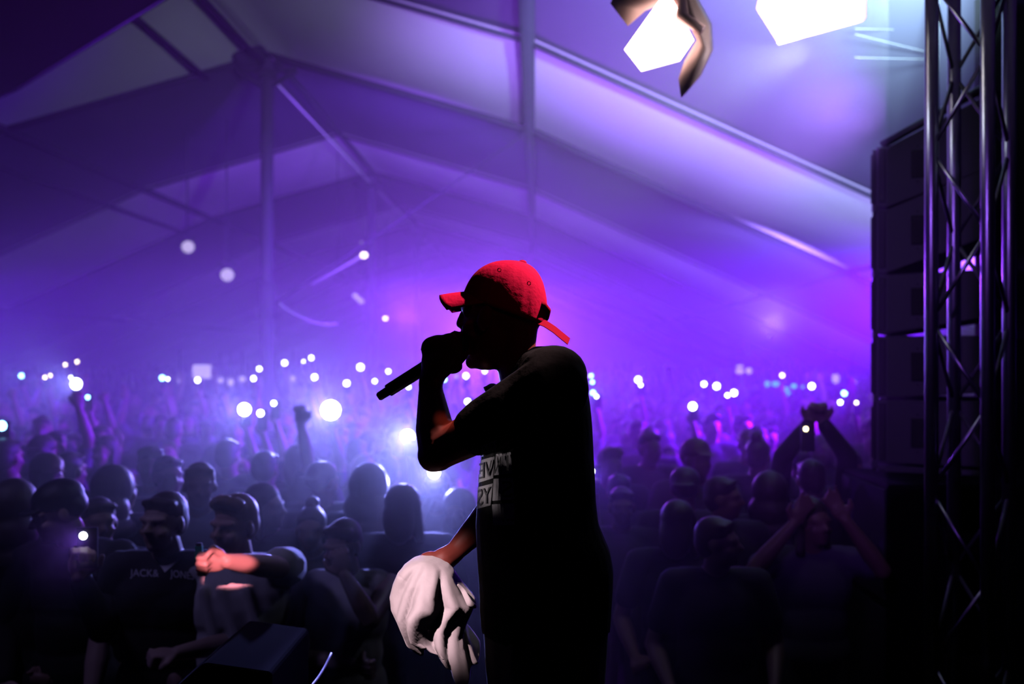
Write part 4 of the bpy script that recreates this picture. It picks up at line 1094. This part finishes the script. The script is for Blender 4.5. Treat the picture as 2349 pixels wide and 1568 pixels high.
def cast(nm, pts, fs, m, off):
    out = []; ok = []
    for p in pts:
        dv = (p-eye).normalized(); hit, nn, i, dist = bvh_t.ray_cast(p, dv, 2.0); ok.append(hit is not None)
        out.append(tuple(hit+nn*off if hit else p))
    me = bpy.data.meshes.new(nm); me.from_pydata(out, [], [f for f in fs if all(ok[i] for i in f)]); me.materials.append(m)
    bm = bmesh.new(); bm.from_mesh(me); bmesh.ops.delete(bm, geom=[v for v in bm.verts if not v.link_faces], context='VERTS'); bm.to_mesh(me); bm.free()
    o = bpy.data.objects.new(nm, me); col.objects.link(o); o.parent = per; return o
for poly in ([(1104, 1022), (1137, 1008), (1137, 1036), (1104, 1048)], [(1101, 1056), (1136, 1046), (1133, 1096), (1099, 1107)], [(1098, 1117), (1132, 1108), (1127, 1158), (1096, 1167)],
             [(1139, 1040), (1173, 1036), (1176, 1084), (1135, 1090)], [(1134, 1098), (1178, 1094), (1180, 1144), (1131, 1148)], [(1130, 1156), (1180, 1153), (1181, 1203), (1134, 1204)]):
    block(poly)
def letters(txt, px, py, h, wd_, tilt):
    vs, fs = text_flat(txt); xs = [v.x for v in vs]; zs = [v.y for v in vs]
    cx = (min(xs)+max(xs))/2; cz = (min(zs)+max(zs))/2; sx = wd_/(max(xs)-min(xs)); sz = h/(max(zs)-min(zs)); pts = []
    for v in vs:
        a = -(v.x-cx)*sx; b_2 = (v.y-cz)*sz; pts.append(P(px+a, py-b_2-a*tilt, 1.7))
    return cast('lettering', pts, fs, M['black_print'], .0035)
letters('AM', 1121, 1028, 24, 26, .42)
letters('VE', 1117, 1077, 36, 29, .28); letters('N', 1145, 1066, 38, 15, .1); letters('I', 1167, 1061, 36, 5, .05)
letters('YS', 1113, 1138, 38, 28, .26); letters('S', 1164, 1121, 38, 25, .05); letters('...', 1167, 1192, 6, 26, .02)

# the red cap: six panels in one crown, visor, button, strap, eyelets
t = empty('cap', tuple(Q(1160, 690))); tag(t, 'bright red baseball cap worn by the performer', 'cap'); CO = t.location
cr = []
CC = Q(1160, 690)
def crown(theta, phi):
    # theta round the head (0 = front, towards -X), phi 0 rim .. 1 top
    fr = .5+.5*math.cos(theta)
    rxx = .093+.004*fr if math.cos(theta) > 0 else .093
    rim_z = -.012+(-.040)*(1-fr)+.012*fr
    top_z = .0905
    rr = math.cos(phi*PI/2)**.80
    z = rim_z+(top_z-rim_z)*math.sin(phi*PI/2)**1.0
    x = -math.cos(theta)*rxx*rr+.034*math.sin(phi*PI/2)*(.35+.0)-.000
    y_ = math.sin(theta)*.083*rr
    se = 1-.018*max(0, 1-abs(((theta/(PI/3)+.5) % 1)-.5)*14)
    wr = 1+(.022*(abs(math.sin(theta*5.5+phi*1.5+.4))-.5)+.010*math.sin(theta*13+phi*5))*math.sin(phi*PI*.9)
    return Vector((x*se*wr, y_*se*wr, z))
N1, N2 = 72, 20
rings = [[crown(2*PI*j/N1, i/N2*.985) for j in range(N1)] for i in range(N2+1)]
Rc = Matrix.Rotation(math.radians(4), 3, 'Y')
mb = MB(); mb.loft([[Rc @ v for v in r] for r in rings], cap=False)
n_ = len(mb.v); mb.f.append(tuple(range(N2*N1, (N2+1)*N1)))
o = mb.build('crown', M['redcap'], t, True); sm = o.modifiers.new('s', 'SOLIDIFY'); sm.thickness = .003; sm.offset = -1
# visor, curved down at the sides
vz = []; NV_, NU_ = 9, 13
vis = MB(); rows = []
for lay in (0, 1):
    for i in range(NV_):
        u = i/(NV_-1); row = []
        for j in range(NU_):
            a = (j/(NU_-1)-.5)*2; th = a*1.18
            bx = -.090*math.cos(th)-.0; by = .080*math.sin(th)
            tipx = -.157+.022*abs(a)**3; tipy = .074*a
            x = bx+(tipx-bx)*u; y_ = by+(tipy-by)*u
            z = .024-.002*u-.034*(abs(a)**2)*(.75+.25*u)-(.0045 if lay else 0)-.006*u*u
            row.append(Vector((x, y_, z)))
        rows.append(row)
vsx = [v for r in rows for v in r]; fsx = []
for L_ in (0, NV_):
    for i in range(NV_-1):
        for j in range(NU_-1):
            k = (L_+i)*NU_+j; q = (k, k+1, k+NU_+1, k+NU_); fsx.append(q if L_ == 0 else q[::-1])
off_ = NV_*NU_
for j in range(NU_-1): fsx.append(((NV_-1)*NU_+j, (NV_-1)*NU_+j+1, off_+(NV_-1)*NU_+j+1, off_+(NV_-1)*NU_+j))
for i in range(NV_-1):
    fsx.append((i*NU_, (i+1)*NU_, off_+(i+1)*NU_, off_+i*NU_)); fsx.append((i*NU_+NU_-1, off_+i*NU_+NU_-1, off_+(i+1)*NU_+NU_-1, (i+1)*NU_+NU_-1))
vis.add([v+Vector((.006, 0, -.002)) for v in vsx], fsx)
vo = vis.build('visor', M['redcap'], t, True)
for q_ in range(6):
    th_ = q_*PI/3+PI/6*0
    MB().tube([Rc @ (crown(th_, i/14*.97)*1.010) for i in range(15)], .0016, 6).build('seam', M['redcap'], t, True)
bt = Q(1198, 602)-CO
MB().ell(bt, (.010, .010, .006)).build('button', M['redcap'], t, True)
for (a, b_2, yy2) in ((1148, 625, -.062), (1214, 655, -.066)):
    p = Q(a, b_2, yy2)-CO
    bpy_t = MB(); ring = [p+Vector((.004*math.cos(2*PI*k/10), -.008, .004*math.sin(2*PI*k/10))) for k in range(11)]
    bpy_t.tube(ring, .0010, 6); bpy_t.build('eyelet', M['redstrap'], t, True)
# back band and loose strap
mb = MB()
for (pts_) in ([(1244, 700, -.045), (1256, 712, -.02), (1252, 728, 0), (1244, 738, .02)], ):
    mb.tube([Q(*p)-CO for p in pts_], .008, 8)
mb.build('back_band', M['redstrap'], t, True)
st = [(1232, 735), (1250, 742), (1270, 755), (1288, 770), (1303, 782)]
L1 = []; 
for (a, b_2) in st: L1.append([Q(a+4, b_2-6, -.03)-CO, Q(a-2, b_2+8, -.05)-CO, Q(a-3, b_2+9, -.047)-CO, Q(a+3, b_2-5, -.027)-CO])
MB().loft(L1).build('strap', M['redstrap'], t)
# microphone
t = empty('microphone', tuple(MA)); tag(t, 'black wireless handheld microphone gripped at the mouth', 'microphone')
def ma(s_): return MD*s_
MB().tube([ma(-.004), ma(0), ma(.022)], [.007, .0100, .0105], 20).build('antenna_cap', M['mic'], t, True)
MB().tube([ma(.0225), ma(.026), ma(.15), ma(.19)], [.0135, .0148, .0150, .0165], 24).build('handle', M['mic'], t, True)
MB().tube([ma(.19), ma(.197)], .021, 24).build('collar', M['mic'], t, True)
MB().ell(ma(.212), (.0225, .0225, .021)).build('grille', M['grille'], t, True)

# the white towel hanging over the hand
rowsT = [(1292, 958, 984), (1298, 936, 1004), (1308, 922, 1022), (1322, 912, 1034), (1342, 904, 1046), (1365, 895, 1062), (1392, 889, 1086), (1420, 893, 1070), (1448, 908, 1062), (1474, 920, 1070), (1500, 930, 1084), (1526, 960, 1096)]
NT = 96; ringsT = []
n0 = len(rowsT)
sub = []
for i in range(n0-1):
    for q in range(5):
        u = q/5; sub.append(tuple(rowsT[i][k]*(1-u)+rowsT[i+1][k]*u for k in range(3)))
sub.append(rowsT[-1])
for i, (py_, xl, xr) in enumerate(sub):
    v = i/(len(sub)-1); cxp = (xl+xr)/2; r = (xr-xl)/2; depth = .055+.035*min(1, v*2.8)+.035*v; ring = []
    for k in range(NT):
        th = 2*PI*k/NT
        amp = min(1, max(0, (v-.05)*2.0))
        ph = th+1.25*v
        fold = .10*amp*math.sin(5*ph+.6)+.075*amp*math.sin(9*ph+2.1+3*v)+.04*amp*math.sin(15*ph)
        big = .05*math.sin(2*th+4.5*v)
        sil = abs(math.cos(th))**3
        rr = 1+(fold+big*amp)*(1-.75*sil)
        # pointed hem: left lobe shorter, long tail towards the lower right
        hem = (.018*math.sin(3*ph+.5)+.010*math.sin(7*ph)-(.022*(1-math.cos(th)) if math.cos(th) < 0 else 0))*v**2
        x = cxp+r*math.cos(th)*(rr if sil < .8 else 1); y_ = .085+depth*math.sin(th)*rr*(1+.6*fold)
        p = Q(x, py_, y_-.03); p.z += -hem*(1 if v > .3 else 0)
        p += Vector((0, -.012*amp*math.sin(3*v*PI+2*th), 0))
        ring.append(p)
    ringsT.append(ring)
mb = MB(); mb.loft(ringsT, cap=False); mb.f.append(tuple(range(NT))[::-1])
t = mb.build('towel', M['towel'], None, True); tag(t, 'crumpled white towel hanging from the performer\'s lowered hand', 'towel')
# corner of the towel flicking to the right
mb = MB(); L1 = []
for k in range(9):
    u = k/8; wv_ = (1-u)*.026+.006
    c_ = Q(1040+52*u, 1362+36*u-6*math.sin(u*PI), .02+.015*math.sin(u*7))
    L1.append([c_+Vector((.25*wv_, -.008*math.sin(u*9), wv_)), c_+Vector((0, -.016-.006*math.sin(u*8), 0)), c_+Vector((-.25*wv_, -.004, -wv_)), c_+Vector((0, .008, 0))])
mb.loft(L1); fo = mb.build('folded_corner', M['towel'], t, True)
sb = fo.modifiers.new('s', 'SUBSURF'); sb.levels = 2; sb.render_levels = 2
sm = t.modifiers.new('s', 'SOLIDIFY'); sm.thickness = .003
